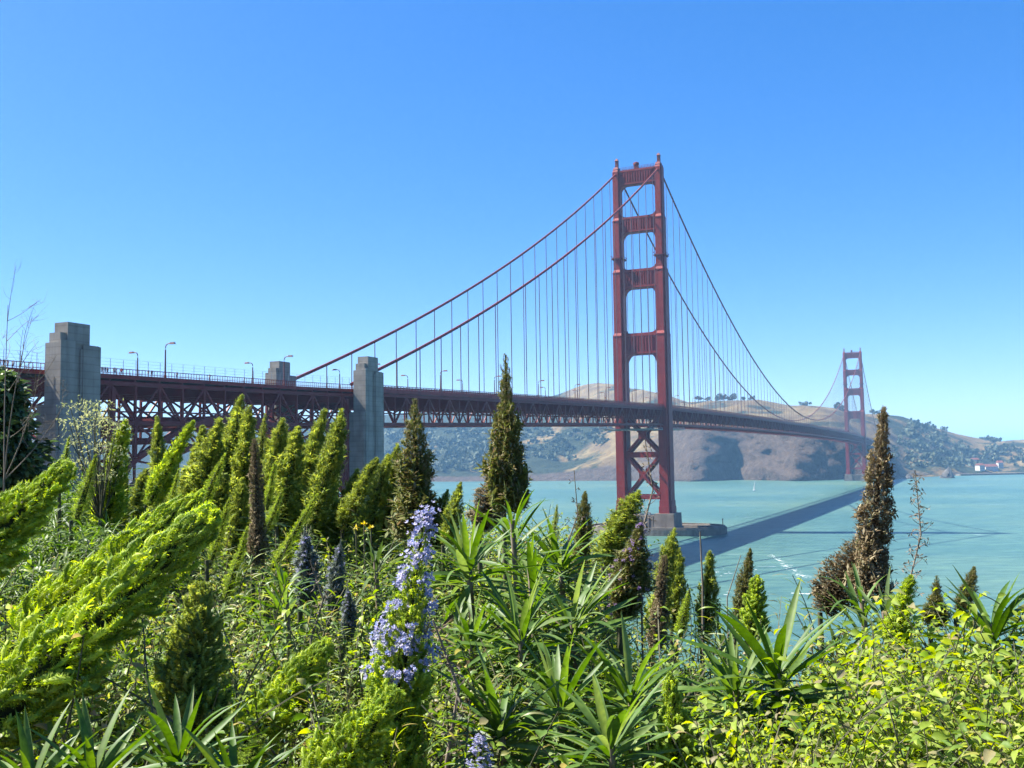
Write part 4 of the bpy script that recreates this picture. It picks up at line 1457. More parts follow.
def spike(L, Rad, n, det, shape='column', droop=0.0, seed=0, flowers=None, gap=0.0, cl=0.72):
    """Flower spike of length L along +Z. Returns mesh collectors for buds, core and blossoms."""
    r = np.random.default_rng(seed)
    segs, sides, nsep = {'hi': (9, 4, 84), 'mid': (6, 4, 30), 'lo': (5, 3, 13)}[det]
    cy_v = [cyme_t(segs, sides, nsep, 1.5 + 0.5 * k - 2.0 * droop, seed + k, 0.07 if det == 'hi' else 0.06) for k in range(3)]
    i = np.arange(n)
    t = (i + 0.5) / n
    if shape == 'cone':
        prof = lambda q: 0.10 + 0.90 * np.clip((1 - q), 0, 1) ** 0.85
        t = 1 - (1 - t * 0.995) ** 0.66
    elif shape == 'tower':
        prof = lambda q: np.interp(q, [0, 0.08, 0.3, 0.75, 0.94, 1], [0.85, 1.0, 0.80, 0.48, 0.32, 0.14])
    elif shape == 'spindle':
        prof = lambda q: (0.55 + 0.45 * np.clip(q / 0.12, 0, 1)) * np.clip(1.06 - q ** 2.2, 0.12, 1)
    else:
        prof = lambda q: (0.6 + 0.4 * np.clip(q / 0.15, 0, 1)) * (0.18 + 0.82 * np.clip(1 - q, 0, 1) ** 0.48)
    t = t ** 0.96
    z = t * L
    ang = i * GA + r.normal(0, 0.10, n)
    rr = Rad * prof(t) * r.uniform(0.68, 1.2, n) * (1 + 0.14 * np.sin(ang * 2 + z / L * 9 + seed) + 0.08 * np.sin(z / L * 23 + seed))
    el = np.interp(t, [0, 0.6, 0.9, 1], [0.05, 0.35, 0.8, 1.3]) + r.normal(0, 0.12, n) - droop
    rd = np.column_stack([np.cos(ang), np.sin(ang), np.zeros(n)])
    D = rd * np.cos(el)[:, None] + np.array([0, 0, 1.0]) * np.sin(el)[:, None]
    ln = rr * cl
    P = rd * (rr * 0.22)[:, None] + np.column_stack([np.zeros(n), np.zeros(n), z])
    A = frames(D, roll=r.normal(0, 0.35, n)) * ln[:, None, None]
    keep = r.uniform(size=n) > gap
    # no spike is quite straight
    P[:, 0] += 0.05 * L * math.sin(seed * 1.7 + 0.6) * (t * t)
    P[:, 1] += 0.05 * L * math.cos(seed * 2.3) * (t * t)
    bud = MB()
    for k in range(3):
        s = keep & (i % 3 == k)
        (V, Fs), sp, sd, ss = cy_v[k]
        for F in Fs:
            pass
        # tube quads and caps share vertices, so stamp them together to keep one island per branch
        Nn = int(s.sum())
        VV = (np.einsum('nij,kj->nki', A[s], V) + P[s][:, None, :]).reshape(-1, 3)
        bud.v.append(VV)
        for F in Fs:
            FF = (F[None] + (np.arange(Nn) * len(V))[:, None, None]).reshape(-1, F.shape[1]) + bud.n
            bud.f.append(FF)
            bud.m.append(np.zeros(len(FF), int))
        bud.n += len(VV)
        SM = frames(sd) * (ss * (0.6 + 0.55 * np.linspace(0, 1, len(sd))))[:, None, None]
        M2 = np.einsum('nij,kjl->nkil', A[s], SM).reshape(-1, 3, 3)
        P2 = (np.einsum('nij,kj->nki', A[s], sp) + P[s][:, None, :]).reshape(-1, 3)
        bud.inst(SEPAL, M2 * r.uniform(0.7, 1.3, len(P2))[:, None, None], P2)
    core = MB()
    tt = np.linspace(0, 0.97, 12)
    core.tube(np.column_stack([0.05 * L * math.sin(seed * 1.7 + 0.6) * tt * tt, 0.05 * L * math.cos(seed * 2.3) * tt * tt, tt * L]), Rad * prof(tt) * (0.22 if shape in ('cone', 'tower') else 0.30), 8)
    blo = None
    if flowers:
        blo = MB()
        lo_, hi_, frac, size, mode = flowers
        fk = (t > lo_) & (t < hi_) & (r.uniform(size=n) < frac)
        idx = np.where(fk)[0]
        tips = P[idx] + D[idx] * (ln[idx] * 0.95)[:, None]
        nf = 11
        for q in range(nf):
            off = r.normal(0, 0.7, (len(idx), 3)) * size
            dd = D[idx] + r.normal(0, 0.45, (len(idx), 3)) + np.array([0, 0, 0.15])
            dd /= np.linalg.norm(dd, axis=1)[:, None]
            for p in range(5):
                base = frames(dd, roll=np.full(len(idx), p * 2 * math.pi / 5))
                # petal opens 50 degrees from the flower axis
                c, s_ = math.cos(0.85), math.sin(0.85)
                Rm = np.array([[c, 0, -s_], [0, 1, 0], [s_, 0, c]])
                PM = np.einsum('nij,jk->nik', base, Rm) * size
                blo.inst((SEPAL[0] * np.array([0.8, 1.6, 1.0]), SEPAL[1]), PM, tips + off)
    return bud, core, blo

def src(o):
    COL.objects.unlink(o)
    return o

SPK = {}
def make_spikes():
    def mk(key, L, Rad, n, det, mat, core='core', fl=None, flm='petal', **kw):
        out = []
        for s in range(5 if key == 'column' else 3 if key in ('thin', 'dead') else 2 if key in ('giant', 'cone') else 1):
            b, c, f = spike(L, Rad, n, det, seed=s * 7 + len(SPK), flowers=fl, **kw)
            ob = src(b.build('flower_spike', M[mat], smooth=True))
            oc = src(c.build('spike_core', M[core], smooth=True))
            of = src(f.build('blossoms', M[flm])) if f is not None else None
            out.append((ob, oc, of, L, Rad))
        SPK[key] = out
    mk('giant', 1.0, 0.19, 390, 'hi', 'bud_lime', shape='column', cl=0.95)
    mk('column', 1.0, 0.115, 350, 'mid', 'bud_green', shape='column', cl=1.0)
    mk('thin', 1.0, 0.075, 420, 'lo', 'bud_lime', shape='column', cl=0.85)
    mk('cone', 1.0, 0.165, 340, 'mid', 'bud_olive', shape='cone', cl=1.0)
    mk('dead', 1.0, 0.10, 620, 'mid', 'bud_brown', 'core_brown', shape='column', droop=0.45)
    mk('deadbig', 1.0, 0.125, 560, 'mid', 'bud_brown', 'core_brown', shape='tower', droop=0.3, cl=0.85)
    mk('blue', 1.0, 0.125, 460, 'hi', 'bud_lime', fl=(0.38, 1.0, 0.36, 0.0155, 0), shape='cone', cl=1.0)
    mk('mauve', 1.0, 0.20, 460, 'mid', 'bud_olive', 'core', fl=(0.0, 0.97, 0.16, 0.013, 0), flm='petal_mauve', shape='spindle')
    mk('greyspike', 1.0, 0.13, 520, 'mid', 'bud_grey', fl=(0.1, 0.9, 0.07, 0.011, 0), shape='spindle')
make_spikes()

LF = {
    'lance': [leaf_t(0.055, c, f, 6, 'lance', tw) for c, f, tw in ((0.15, 0.35, 0.1), (0.35, 0.3, -0.3), (0.6, 0.35, 0.2), (0.85, 0.25, 0.5))],
    'wide': [leaf_t(0.058, c, f, 7, 'lance', tw) for c, f, tw in ((0.1, 0.4, 0.1), (0.3, 0.35, -0.2), (0.55, 0.3, 0.3))],
    'sword': [leaf_t(0.06, c, f, 7, 'sword', tw) for c, f, tw in ((0.03, 0.5, 0.1), (0.15, 0.45, -0.15), (0.35, 0.4, 0.2))],
    'ovate': [leaf_t(w, c, f, 4, 'ovate', tw) for w, c, f, tw in ((0.25, 0.35, 0.45, 0.5), (0.29, 0.65, 0.35, -0.6), (0.21, 1.0, 0.45, 0.7), (0.26, 0.2, 0.6, -0.2))],
}
def stamp_leaves(mb, P, D, S, kind, r, roll=0.4):
    T = LF[kind]
    A = frames(D, roll=r.normal(0, roll, len(P))) * S[:, None, None]
    w = r.integers(len(T), size=len(P))
    for k, t in enumerate(T):
        if (w == k).any():
            mb.inst(t, A[w == k], P[w == k])

def whorl(n, z0, z1, ln, seed, kind='lance', e0=-0.3, e1=0.7, rad=0.012):
    """Leaves all round a stem from z0 up to z1."""
    r = np.random.default_rng(seed)
    i = np.arange(n)
    t = (i + 0.5) / n
    a = i * GA + r.normal(0, 0.2, n)
    e = e0 + (e1 - e0) * t + r.normal(0, 0.18, n)
    D = np.column_stack([np.cos(a) * np.cos(e), np.sin(a) * np.cos(e), np.sin(e)])
    P = np.column_stack([np.cos(a) * rad, np.sin(a) * rad, z0 + (z1 - z0) * t])
    mb = MB()
    stamp_leaves(mb, P, D, ln * r.uniform(0.65, 1.15, n) * (1 - 0.35 * t), kind, r)
    return mb

WH = [src(whorl(54, -0.34, 0.03, 0.15, 40 + s).build('foliage', M['lance_grey'], smooth=True)) for s in range(3)]

def place_spike(kind, tip, base, w, d, label, mat=None, grp=None, lean=0.0, wh=True, cat='echium plant', var=None, leafmat=None, corem=None):
    tp, bp = pix(tip[0], tip[1], d + lean), pix(base[0], base[1], d)
    axis = tp - bp
    L = axis.length
    q = Vector((0, 0, 1)).rotation_difference(axis.normalized())
    gx, gy = bp.x - axis.x * 0.25, bp.y - axis.y * 0.25
    gz = float(ground_z(gx, gy))
    t = thing('echium', label, cat, (gx, gy, gz - 0.03), grp)
    ob, oc, of, L0, R0 = SPK[kind][rnd.randrange(len(SPK[kind])) if var is None else var]
    sw = (w / F_PX * d / 2) / R0 * 0.92
    loc = bp - t.location
    rot = (q @ Matrix.Rotation(rnd.uniform(0, 6.28), 3, 'Z').to_quaternion()).to_euler()
    sc = (sw, sw, L / L0)
    s = share(ob, 'flower_spike', t, loc, rot, sc, M[mat] if mat else None)
    share(oc, 'core', t, loc, rot, sc, M[corem] if corem else None)
    if of is not None:
        share(of, 'blossoms', t, loc, rot, sc)
    m = MB()
    p0, p1 = np.array([0, 0, 0.0]), np.array(loc)
    k = np.linspace(0, 1, 7)[:, None]
    pts = p0 + (p1 - p0) * k + np.array(axis.normalized())[None] * (np.sin(k * math.pi) * 0.04) + np.array([[0.02, 0.01, 0]]) * np.sin(k * 5)
    m.tube(pts, np.linspace(0.011, 0.008, 7) * (1 + 0.5 * min(1, w * d / 400)), 7)
    m.build('stem', M['stem'], t, smooth=True)
    if wh:
        ws = rnd.uniform(0.85, 1.15)
        share(WH[rnd.randrange(3)], 'foliage', t, loc, rot, (ws, ws, ws), M[leafmat] if leafmat else None)
    return t

def spikes():
    P = place_spike
    # tall dense spikes in the left clump
    G = 'green echium spikes in the clump below the red arch'
    P('column', (237, 396), (222, 500), 32, 6.6, 'tallest upright green echium spike left of the cable pylon, under the deck lamps', 'bud_green')
    P('column', (252, 408), (240, 520), 34, 6.2, 'dense green echium spike just right of the tallest one in the left clump', 'bud_green')
    P('column', (217, 420), (192, 530), 40, 6.0, 'wide bushy green echium spike left of the tallest one in the clump', 'bud_green')
    P('thin', (264, 414), (256, 500), 20, 6.4, 'slim pale tipped green spike rising behind the dead brown one', 'bud_green')
    P('column', (281, 420), (268, 520), 34, 5.8, 'stout green echium spike just right of the dead brown spike', 'bud_green')
    P('column', (300, 428), (281, 525), 36, 5.6, 'fat rounded green spike in the middle of the left clump', 'bud_green')
    P('column', (320, 410), (297, 515), 30, 6.0, 'tall leaning green spike in front of the red truss, second left of the concrete pylon', 'bud_green')
    P('thin', (328, 434), (318, 500), 24, 6.4, 'short dark green spike half hidden between two taller leaning ones', 'bud_green')
    P('column', (350, 414), (312, 525), 34, 5.4, 'long green spike leaning right, its tip just left of the concrete pylon', 'bud_green')
    P('column', (372, 457), (346, 530), 28, 5.8, 'leaning green spike at the foot of the cable pylon', 'bud_green')
    P('column', (386, 455), (366, 545), 30, 5.4, 'yellowish green leaning spike right of the pylon foot', 'bud_green')
    P('column', (399, 446), (383, 545), 30, 5.5, 'green leaning spike hugging the left side of the broad pointed one', 'bud_green')
    P('cone', (411, 396), (418, 535), 54, 5.2, 'broad pointed dark green echium spike with purplish tip, right of the cable pylon', 'bud_olive')
    P('column', (459, 483), (447, 545), 22, 5.0, 'short green spike against the water right of the broad pointed one', 'bud_green')
    P('column', (443, 490), (436, 550), 20, 5.2, 'stubby dark green spike left of the short one against the water', 'bud_green')
    P('column', (158, 417), (160, 490), 20, 6.8, 'dark narrow upright spike in front of the arch columns', 'bud_green')
    P('column', (189, 420), (150, 505), 24, 5.6, 'yellow green spike with long thin tip leaning right below the arch', 'bud_lime')
    P('column', (125, 421), (104, 530), 34, 5.0, 'broad yellow green spike with mauve tip in front of the big pylon edge', 'bud_lime')
    P('thin', (98, 455), (76, 520), 22, 4.8, 'plain yellow green leaning spike at the right foot of the big pylon', 'bud_lime')
    P('thin', (68, 437), (64, 475), 11, 5.2, 'tiny thin green spike in front of the big pylon', 'bud_lime')
    P('thin', (221, 452), (199, 520), 20, 4.6, 'smooth lime spike with knobbly tip above the big yellow green one', 'bud_lime')
    P('thin', (231, 499), (212, 560), 16, 4.4, 'slim smooth lime spike lower in the clump, left of the dead brown one', 'bud_lime')
    P('thin', (249, 528), (226, 600), 20, 4.2, 'lime spike leaning right below the dead brown one', 'bud_lime')
    P('column', (248, 480), (232, 560), 28, 5.4, 'shaded green spike directly left of the dead brown one', 'bud_green')
    P('dead', (259, 440), (258, 565), 22, 4.3, 'dead dark brown echium spike standing in the left clump', 'bud_brown', wh=False)
    P('thin', (274, 462), (267, 510), 14, 4.6, 'small lime spike with beaded tip right of the dead brown one', 'bud_lime')
    P('thin', (284, 490), (267, 530), 15, 4.4, 'small curved lime spike below the beaded one', 'bud_lime')
    P('thin', (318, 494), (272, 570), 17, 4.2, 'long thin lime spike lying diagonally below the green clump', 'bud_lime')
    P('thin', (178, 468), (165, 530), 14, 4.8, 'thin lime spike between the big lime mass and the arch', 'bud_lime')
    P('column', (200, 445), (180, 530), 28, 6.2, 'shaded green spike behind the smooth lime one', 'bud_green')
    P('column', (335, 470), (318, 545), 26, 5.9, 'low green spike below the long leaning one', 'bud_green')
    P('greyspike', (312, 528), (306, 605), 34, 3.6, 'grey blue budding echium spike below the left clump', 'bud_grey', leafmat='lance_grey')
    P('greyspike', (338, 540), (334, 615), 26, 3.9, 'darker grey budding spike right of the grey blue one', 'bud_grey')
    P('greyspike', (352, 585), (348, 640), 20, 3.4, 'small silvery budding spike left of the blue flowers', 'bud_grey')
    # the dense back rows of the clump, where one spike cannot be told from the next
    for (tx, ty, bx, by, w, d) in ((176, 452, 160, 520, 24, 6.6), (207, 428, 190, 515, 28, 6.9), (228, 430, 214, 520, 30, 6.8), (246, 432, 236, 525, 28, 6.9), (271, 440, 262, 525, 26, 6.7), (291, 438, 276, 525, 28, 6.8), (309, 432, 296, 520, 28, 6.9), (337, 440, 318, 525, 28, 6.6),
                                   (300, 470, 288, 545, 28, 5.9), (262, 480, 250, 552, 28, 5.8), (222, 475, 208, 550, 28, 5.9), (356, 470, 336, 545, 26, 6.0), (190, 485, 178, 550, 26, 5.9), (144, 470, 130, 530, 24, 5.8), (128, 478, 112, 540, 24, 5.6), (376, 490, 362, 556, 24, 5.6)):
        P('column', (tx, ty), (bx, by), w, d, 'green echium spike in the crowded rows filling the left clump under the arch', 'bud_green', 'crowded green echium spikes in the left clump')
    # big near ones
    P('giant', (74, 470), (-70, 590), 84, 2.3, 'big bright lime echium spike cut by the left edge, below the dark tree', 'bud_lime', lean=0.15, wh=False)
    P('giant', (200, 497), (20, 640), 72, 2.5, 'bright lime echium spike just behind the biggest one at lower left', 'bud_lime', lean=0.15, wh=False)
    P('giant', (216, 522), (-40, 745), 120, 2.05, 'biggest lime echium spike, leaning across the lower left corner', 'bud_lime', lean=0.2, wh=False)
    P('giant', (193, 588), (190, 735), 84, 2.2, 'dark shaded echium spike hanging under the biggest lime one', 'bud_green', lean=0.1, wh=False)
    P('giant', (332, 648), (236, 750), 66, 2.4, 'lime echium spike lying diagonally at the bottom, left of the blue flowers', 'bud_lime', lean=0.15, wh=False)
    P('giant', (392, 690), (300, 815), 84, 1.9, 'bright lime echium spike at the bottom edge under the blue flowers', 'bud_lime', lean=0.1, wh=False)
    P('thin', (228, 688), (204, 760), 36, 2.2, 'short knobbly lime spike near the bottom, right of the sword leaves', 'bud_lime', wh=False)
    P('thin', (262, 735), (225, 800), 42, 2.0, 'low lime spike at the bottom edge right of the sword leaves', 'bud_lime', wh=False)
    P('blue', (416, 505), (386, 800), 82, 2.3, 'tall echium spike with lilac blue flowers on its upper half', 'bud_lime', wh=False, lean=0.05)
    P('blue', (487, 738), (474, 860), 50, 2.0, 'top of a lilac blue flowered spike at the bottom edge', 'bud_lime', wh=False)
    # centre and right
    P('cone', (503, 350), (509, 512), 46, 4.0, 'tallest pointed echium spike in the middle, overlapping the bridge deck', 'bud_olive', lean=0.02, wh=False)
    P('dead', (500, 452), (484, 530), 40, 4.15, 'reddish brown dried spike at the foot of the tallest middle one', 'bud_brown', wh=False)
    P('thin', (556, 505), (552, 562), 13, 5.6, 'small narrow green spike against the water left of the near pier', 'bud_green')
    P('column', (586, 493), (580, 572), 24, 5.0, 'slender pointed green spike just left of the near tower fender', 'bud_olive')
    P('column', (629, 489), (607, 566), 42, 4.6, 'broad green spike in front of the near tower foot', 'bud_green')
    P('mauve', (636, 520), (625, 620), 50, 3.5, 'dark echium spike with mauve flowers in front of the near tower pier', wh=False)
    P('column', (668, 530), (654, 640), 30, 4.8, 'tall green spike right of the mauve flowered one', 'bud_green')
    P('dead', (660, 556), (657, 650), 22, 4.2, 'dry pinkish brown spike in front of the tall green one', 'bud_brown')
    P('column', (681, 550), (675, 632), 26, 5.0, 'green spike standing between the dry one and the lime one', 'bud_green')
    P('thin', (688, 588), (680, 640), 18, 4.4, 'short lime green spike at the water edge of the middle group', 'bud_lime')
    P('column', (713, 552), (705, 640), 25, 4.8, 'straight green spike standing alone against the water, beside a bare stalk', 'bud_green')
    P('column', (752, 550), (738, 620), 20, 4.9, 'narrow dark spike behind the yellow bushy one', 'bud_olive')
    P('giant', (758, 577), (752, 640), 36, 3.4, 'short fat yellow green spike behind the sword leaved rosette', 'bud_lime', wh=False)
    P('deadbig', (886, 408), (868, 598), 44, 3.9, 'tall dead brown echium spike at right, in front of the far tower', 'bud_brown', wh=False)
    P('dead', (868, 520), (824, 612), 54, 4.05, 'shorter drooping brown spike joined to the left of the tall dead one', 'bud_brown', wh=False)
    P('column', (905, 575), (896, 650), 30, 3.4, 'yellowish budding spike right below the tall dead one', 'bud_lime')
    P('cone', (940, 575), (934, 625), 24, 3.6, 'small purplish budding spike above the bramble, left one', 'bud_olive')
    P('column', (977, 568), (960, 615), 20, 3.6, 'small green budding spike above the bramble near the right edge', 'bud_olive')
    P('giant', (675, 676), (680, 800), 48, 2.1, 'upright knobbly lime spike at the bottom, middle of the sword leaves', 'bud_lime', wh=False)
    P('thin', (598, 650), (604, 705), 24, 2.9, 'small lime budding spike among the long leaves in the lower middle', 'bud_lime', wh=False)
    P('thin', (713, 733), (712, 800), 28, 2.1, 'small lime spike at the bottom edge beside the bramble', 'bud_lime', wh=False)
spikes()

# tall leafy stalk under the middle spike and other long-leaved rosettes
def rosette_mesh(n, ln, kind, seed, stem=0.0, e_in=1.35, e_out=-0.25):
    r = np.random.default_rng(seed)
    i = np.arange(n)
    t = (i + 0.5) / n
    a = i * GA + r.normal(0, 0.18, n)
    e = e_in + (e_out - e_in) * t ** 0.8 + r.normal(0, 0.13, n)
    D = np.column_stack([np.cos(a) * np.cos(e), np.sin(a) * np.cos(e), np.sin(e)])
    P = np.column_stack([np.cos(a) * 0.02, np.sin(a) * 0.02, -0.16 * t * ln / 0.3 - stem * t])
    mb = MB()
    stamp_leaves(mb, P, D, ln * r.uniform(0.75, 1.1, n) * (0.6 + 0.55 * np.sin(math.pi * (0.2 + 0.6 * t))), kind, r, 0.25)
    return mb

ROS = {}
def rosettes():
    for key, n, ln, kind, mat, kw in (('long', 58, 0.30, 'wide', 'lance', {}), ('tall', 60, 0.26, 'lance', 'lance', dict(stem=0.35)), ('sword', 40, 0.42, 'sword', 'agave', dict(e_in=1.25, e_out=-0.3)), ('grey', 52, 0.24, 'lance', 'lance_grey', dict(stem=0.2))):
        ROS[key] = [src(rosette_mesh(n, ln, kind, 60 + s * 3, **kw).build('leaves', M[mat], smooth=True)) for s in range(2)]
    dead = [src(rosette_mesh(12, 0.30, 'wide', 90, 0.1, -0.1, -1.2).build('dry_leaves', M['dry_leaf'], smooth=True))]
    def put(kind, px, py, d, size, label, dry=False, lean=(0, 0), cat='leafy plant'):
        size = size * (0.70 if kind != 'sword' else 0.95)
        p = pix(px, py, d)
        z = float(ground_z(p.x, p.y))
        t = thing('sword_plant' if kind == 'sword' else 'leaf_rosette', label, cat, (p.x, p.y, z - 0.03))
        loc = p - t.location
        rot = (lean[0], lean[1], rnd.uniform(0, 6.28))
        share(ROS[kind][rnd.randrange(2)], 'leaves', t, loc, rot, (size,) * 3)
        if dry:
            share(dead[0], 'dry_leaves', t, loc - Vector((0, 0, 0.10)), rot, (size,) * 3)
        m = MB()
        k = np.linspace(0, 1, 6)[:, None]
        m.tube(np.array(loc)[None] * k + np.array([[0.03, 0.02, 0]]) * np.sin(k * 3.1), np.linspace(0.02, 0.014, 6) * size, 7)
        m.build('stem', M['dry_stem'], t, smooth=True)
    put('long', 468, 560, 3.2, 1.0, 'leafy rosette with one reddish leaf, just right of the blue flowers', True)
    put('tall', 512, 520, 3.6, 1.0, 'tall leafy stalk right under the tallest middle spike')
    put('tall', 530, 570, 3.4, 1.05, 'second leafy stalk lower right of the tallest middle spike', True)
    put('long', 560, 560, 3.8, 1.0, 'pale edged leafy rosette left of the slender pointed spike')
    put('long', 572, 622, 3.2, 1.05, 'broad leafed rosette below the slender pointed spike', True)
    put('long', 520, 630, 2.9, 1.0, 'deep green rosette in the middle, below the leafy stalk')
    put('long', 470, 640, 3.0, 0.8, 'dark leafy rosette right of the blue spike foot', True)
    put('long', 560, 700, 2.4, 0.95, 'big open rosette in the lower middle of the picture')
    put('long', 500, 720, 2.3, 0.85, 'rosette at the bottom right of the blue flowered spike')
    put('long', 630, 690, 2.5, 0.9, 'rosette with upright leaves left of the upright lime spike')
    put('long', 610, 740, 2.1, 0.75, 'low rosette at the bottom edge left of the upright lime spike')
    put('long', 735, 690, 2.4, 0.75, 'blue green rosette right of the upright lime spike', True)
    put('grey', 655, 690, 3.3, 0.9, 'grey green rosette under the mauve flowered spike')
    put('sword', 776, 668, 2.4, 0.58, 'large sword leaved rosette with wide spread leaves at right', True)
    put('tall', 862, 600, 3.7, 1.1, 'leafy stalk right under the tall dead brown spike', True)
    put('grey', 838, 650, 3.3, 1.0, 'pale rosette between the sword leaved one and the dead spike')
    put('grey', 884, 612, 3.5, 1.0, 'grey leafed shoot at the right side of the dead spike')
    put('sword', 992, 625, 2.9, 0.50, 'small dark sword leaved rosette above the bramble at the right edge')
    put('grey', 722, 640, 4.2, 0.9, 'blue grey rosette below the spike that stands alone')
    put('sword', 178, 755, 1.75, 0.38, 'sword leaved rosette at the bottom, under the shaded spike')
    put('sword', 92, 775, 1.65, 0.36, 'sword leaved rosette at the bottom left corner')
    put('sword', 30, 785, 1.6, 0.33, 'leftmost small sword leaved rosette in the bottom corner')
    put('sword', 235, 785, 1.7, 0.32, 'pale edged sword leaved rosette at the bottom, left of the lime spikes')
    put('tall', 285, 585, 3.3, 0.8, 'feathery green shoot below the dead brown spike')
    put('grey', 375, 560, 4.2, 1.0, 'blue green rosette left of the blue flowers')
rosettes()

# leafy shrub bodies under the spikes
def bushes():
    def body(n, rx, rz, kind, mat, ln, seed, per=16):
        r = np.random.default_rng(seed)
        mb = MB()
        for _ in range(n):
            v = r.normal(size=3)
            v[2] = abs(v[2]) * 0.9 - 0.15
            v /= np.linalg.norm(v)
            c = v * np.array([rx, rx, rz]) * r.uniform(0.45, 1.0) ** 0.6
            up = v + np.array([0, 0, 0.8])
            up /= np.linalg.norm(up)
            k = np.arange(per)
            t = (k + 0.5) / per
            a = k * GA + r.uniform(0, 6)
            e = 1.2 - 1.5 * t + r.normal(0, 0.2, per)
            D = np.column_stack([np.cos(a) * np.cos(e), np.sin(a) * np.cos(e), np.sin(e)])
            B = frames(up[None])[0][:, [1, 2, 0]]
            stamp_leaves(mb, c + (np.column_stack([0 * t, 0 * t, -0.09 * t]) @ B.T), D @ B.T, ln * r.uniform(0.6, 1.15, per), kind, r)
        return mb
    kinds = {
        'green': [src(body(120, 0.5, 0.42, 'lance', 'lance', 0.13, 300 + s).build('foliage', M['lance'], smooth=True)) for s in range(2)],
        'grey': [src(body(120, 0.5, 0.42, 'lance', 'lance_grey', 0.11, 310 + s).build('foliage', M['lance_grey'], smooth=True)) for s in range(2)],
    }
    spots = [('green', 95, 478, 7.0, 1.1), ('green', 140, 474, 7.0, 1.1), ('green', 60, 490, 6.6, 1.1), ('grey', 190, 478, 7.1, 1.1), ('green', 245, 488, 7.1, 1.1), ('green', 300, 492, 7.0, 1.1), ('green', 350, 500, 6.8, 1.0), ('green', 395, 512, 6.4, 1.0), ('green', 100, 520, 5.6, 0.9),
             ('green', 62, 512, 4.9, 0.8), ('green', 92, 520, 4.7, 0.75), ('grey', 130, 530, 4.6, 0.8), ('green', 175, 545, 6.2, 1.1), ('grey', 235, 548, 6.0, 1.1), ('green', 300, 545, 5.9, 1.1), ('green', 355, 545, 5.8, 1.0), ('grey', 405, 560, 5.2, 1.0), ('green', 450, 565, 4.9, 0.9),
             ('green', 130, 560, 4.8, 0.9), ('grey', 60, 560, 4.4, 0.9), ('green', 0, 560, 4.2, 0.9), ('green', 230, 610, 4.2, 0.8), ('grey', 310, 625, 4.0, 0.8), ('green', 380, 610, 4.1, 0.8),
             ('green', 530, 600, 4.5, 0.9), ('green', 600, 635, 4.4, 0.85), ('grey', 660, 660, 4.2, 0.75), ('green', 500, 640, 3.7, 0.8), ('green', 715, 668, 3.9, 0.6), ('green', 560, 670, 3.2, 0.7),
             ('grey', 430, 640, 3.6, 0.75), ('green', 640, 715, 3.0, 0.6), ('grey', 800, 690, 3.6, 0.6), ('green', 870, 660, 3.8, 0.6), ('green', 940, 650, 3.7, 0.6), ('grey', 1010, 650, 3.6, 0.6), ('green', 160, 640, 3.4, 0.8), ('green', 40, 650, 3.2, 0.8)]
    for i, (k, px, py, d, s) in enumerate(spots):
        p = pix(px, py, d)
        z = float(ground_z(p.x, p.y))
        kk = 'grey green' if k == 'grey' else 'deep green'
        where = ('left clump of spikes' if px < 480 and d > 4.6 else 'lower left weeds' if px < 480 else 'middle rosettes' if px < 760 else 'right hand bramble')
        t = thing('echium_bush', '%s leafy bush filling the space behind the %s' % (kk, where), 'bush', (p.x, p.y, z - 0.03), '%s bushes behind the %s' % (kk, where))
        h = p.z - z
        src_o = kinds[k][i % 2]
        share(src_o, 'foliage', t, (0, 0, h - 0.42 * s * 0.9), (0, 0, rnd.uniform(0, 6.28)), (s, s, s))
        m = MB()
        for q in range(5):
            a = q * 1.26 + 0.3
            top = np.array([math.cos(a) * 0.22 * s, math.sin(a) * 0.22 * s, h - 0.3 * s])
            kq = np.linspace(0, 1, 5)[:, None]
            m.tube(np.array([[0, 0, 0]]) + top[None] * kq + np.array([[math.cos(a), math.sin(a), 0]]) * np.sin(kq * 3.14) * 0.06, np.linspace(0.022, 0.01, 5), 6)
        m.build('branches', M['stem'], t, smooth=True)
bushes()

# weeds between everything: nobody could count them
def sprig_mesh(n, ln, leaf, kind, seed, per=1):
    r = np.random.default_rng(seed)
    t = (np.arange(n) + 0.6) / n
    a = np.arange(n) * GA + r.normal(0, 0.4, n)
    e = r.normal(0.45, 0.35, n)
    bend = r.normal(0, 0.25, 2) * ln
    C = np.column_stack([bend[0] * t ** 2, bend[1] * t ** 2, ln * t])
    D = np.column_stack([np.cos(a) * np.cos(e), np.sin(a) * np.cos(e), np.sin(e)])
    lf = MB()
    stamp_leaves(lf, C + D * leaf * 0.3, D, leaf * r.uniform(0.55, 1.15, n), kind, r, 0.6)
    tt = np.linspace(0, 1, 6)
    V, Fs = tube_t(np.column_stack([bend[0] * tt ** 2, bend[1] * tt ** 2, ln * tt]), np.linspace(0.0028, 0.0012, 6), 3, False)
    return (np.vstack(lf.v), np.vstack(lf.f)), (V, Fs[0])

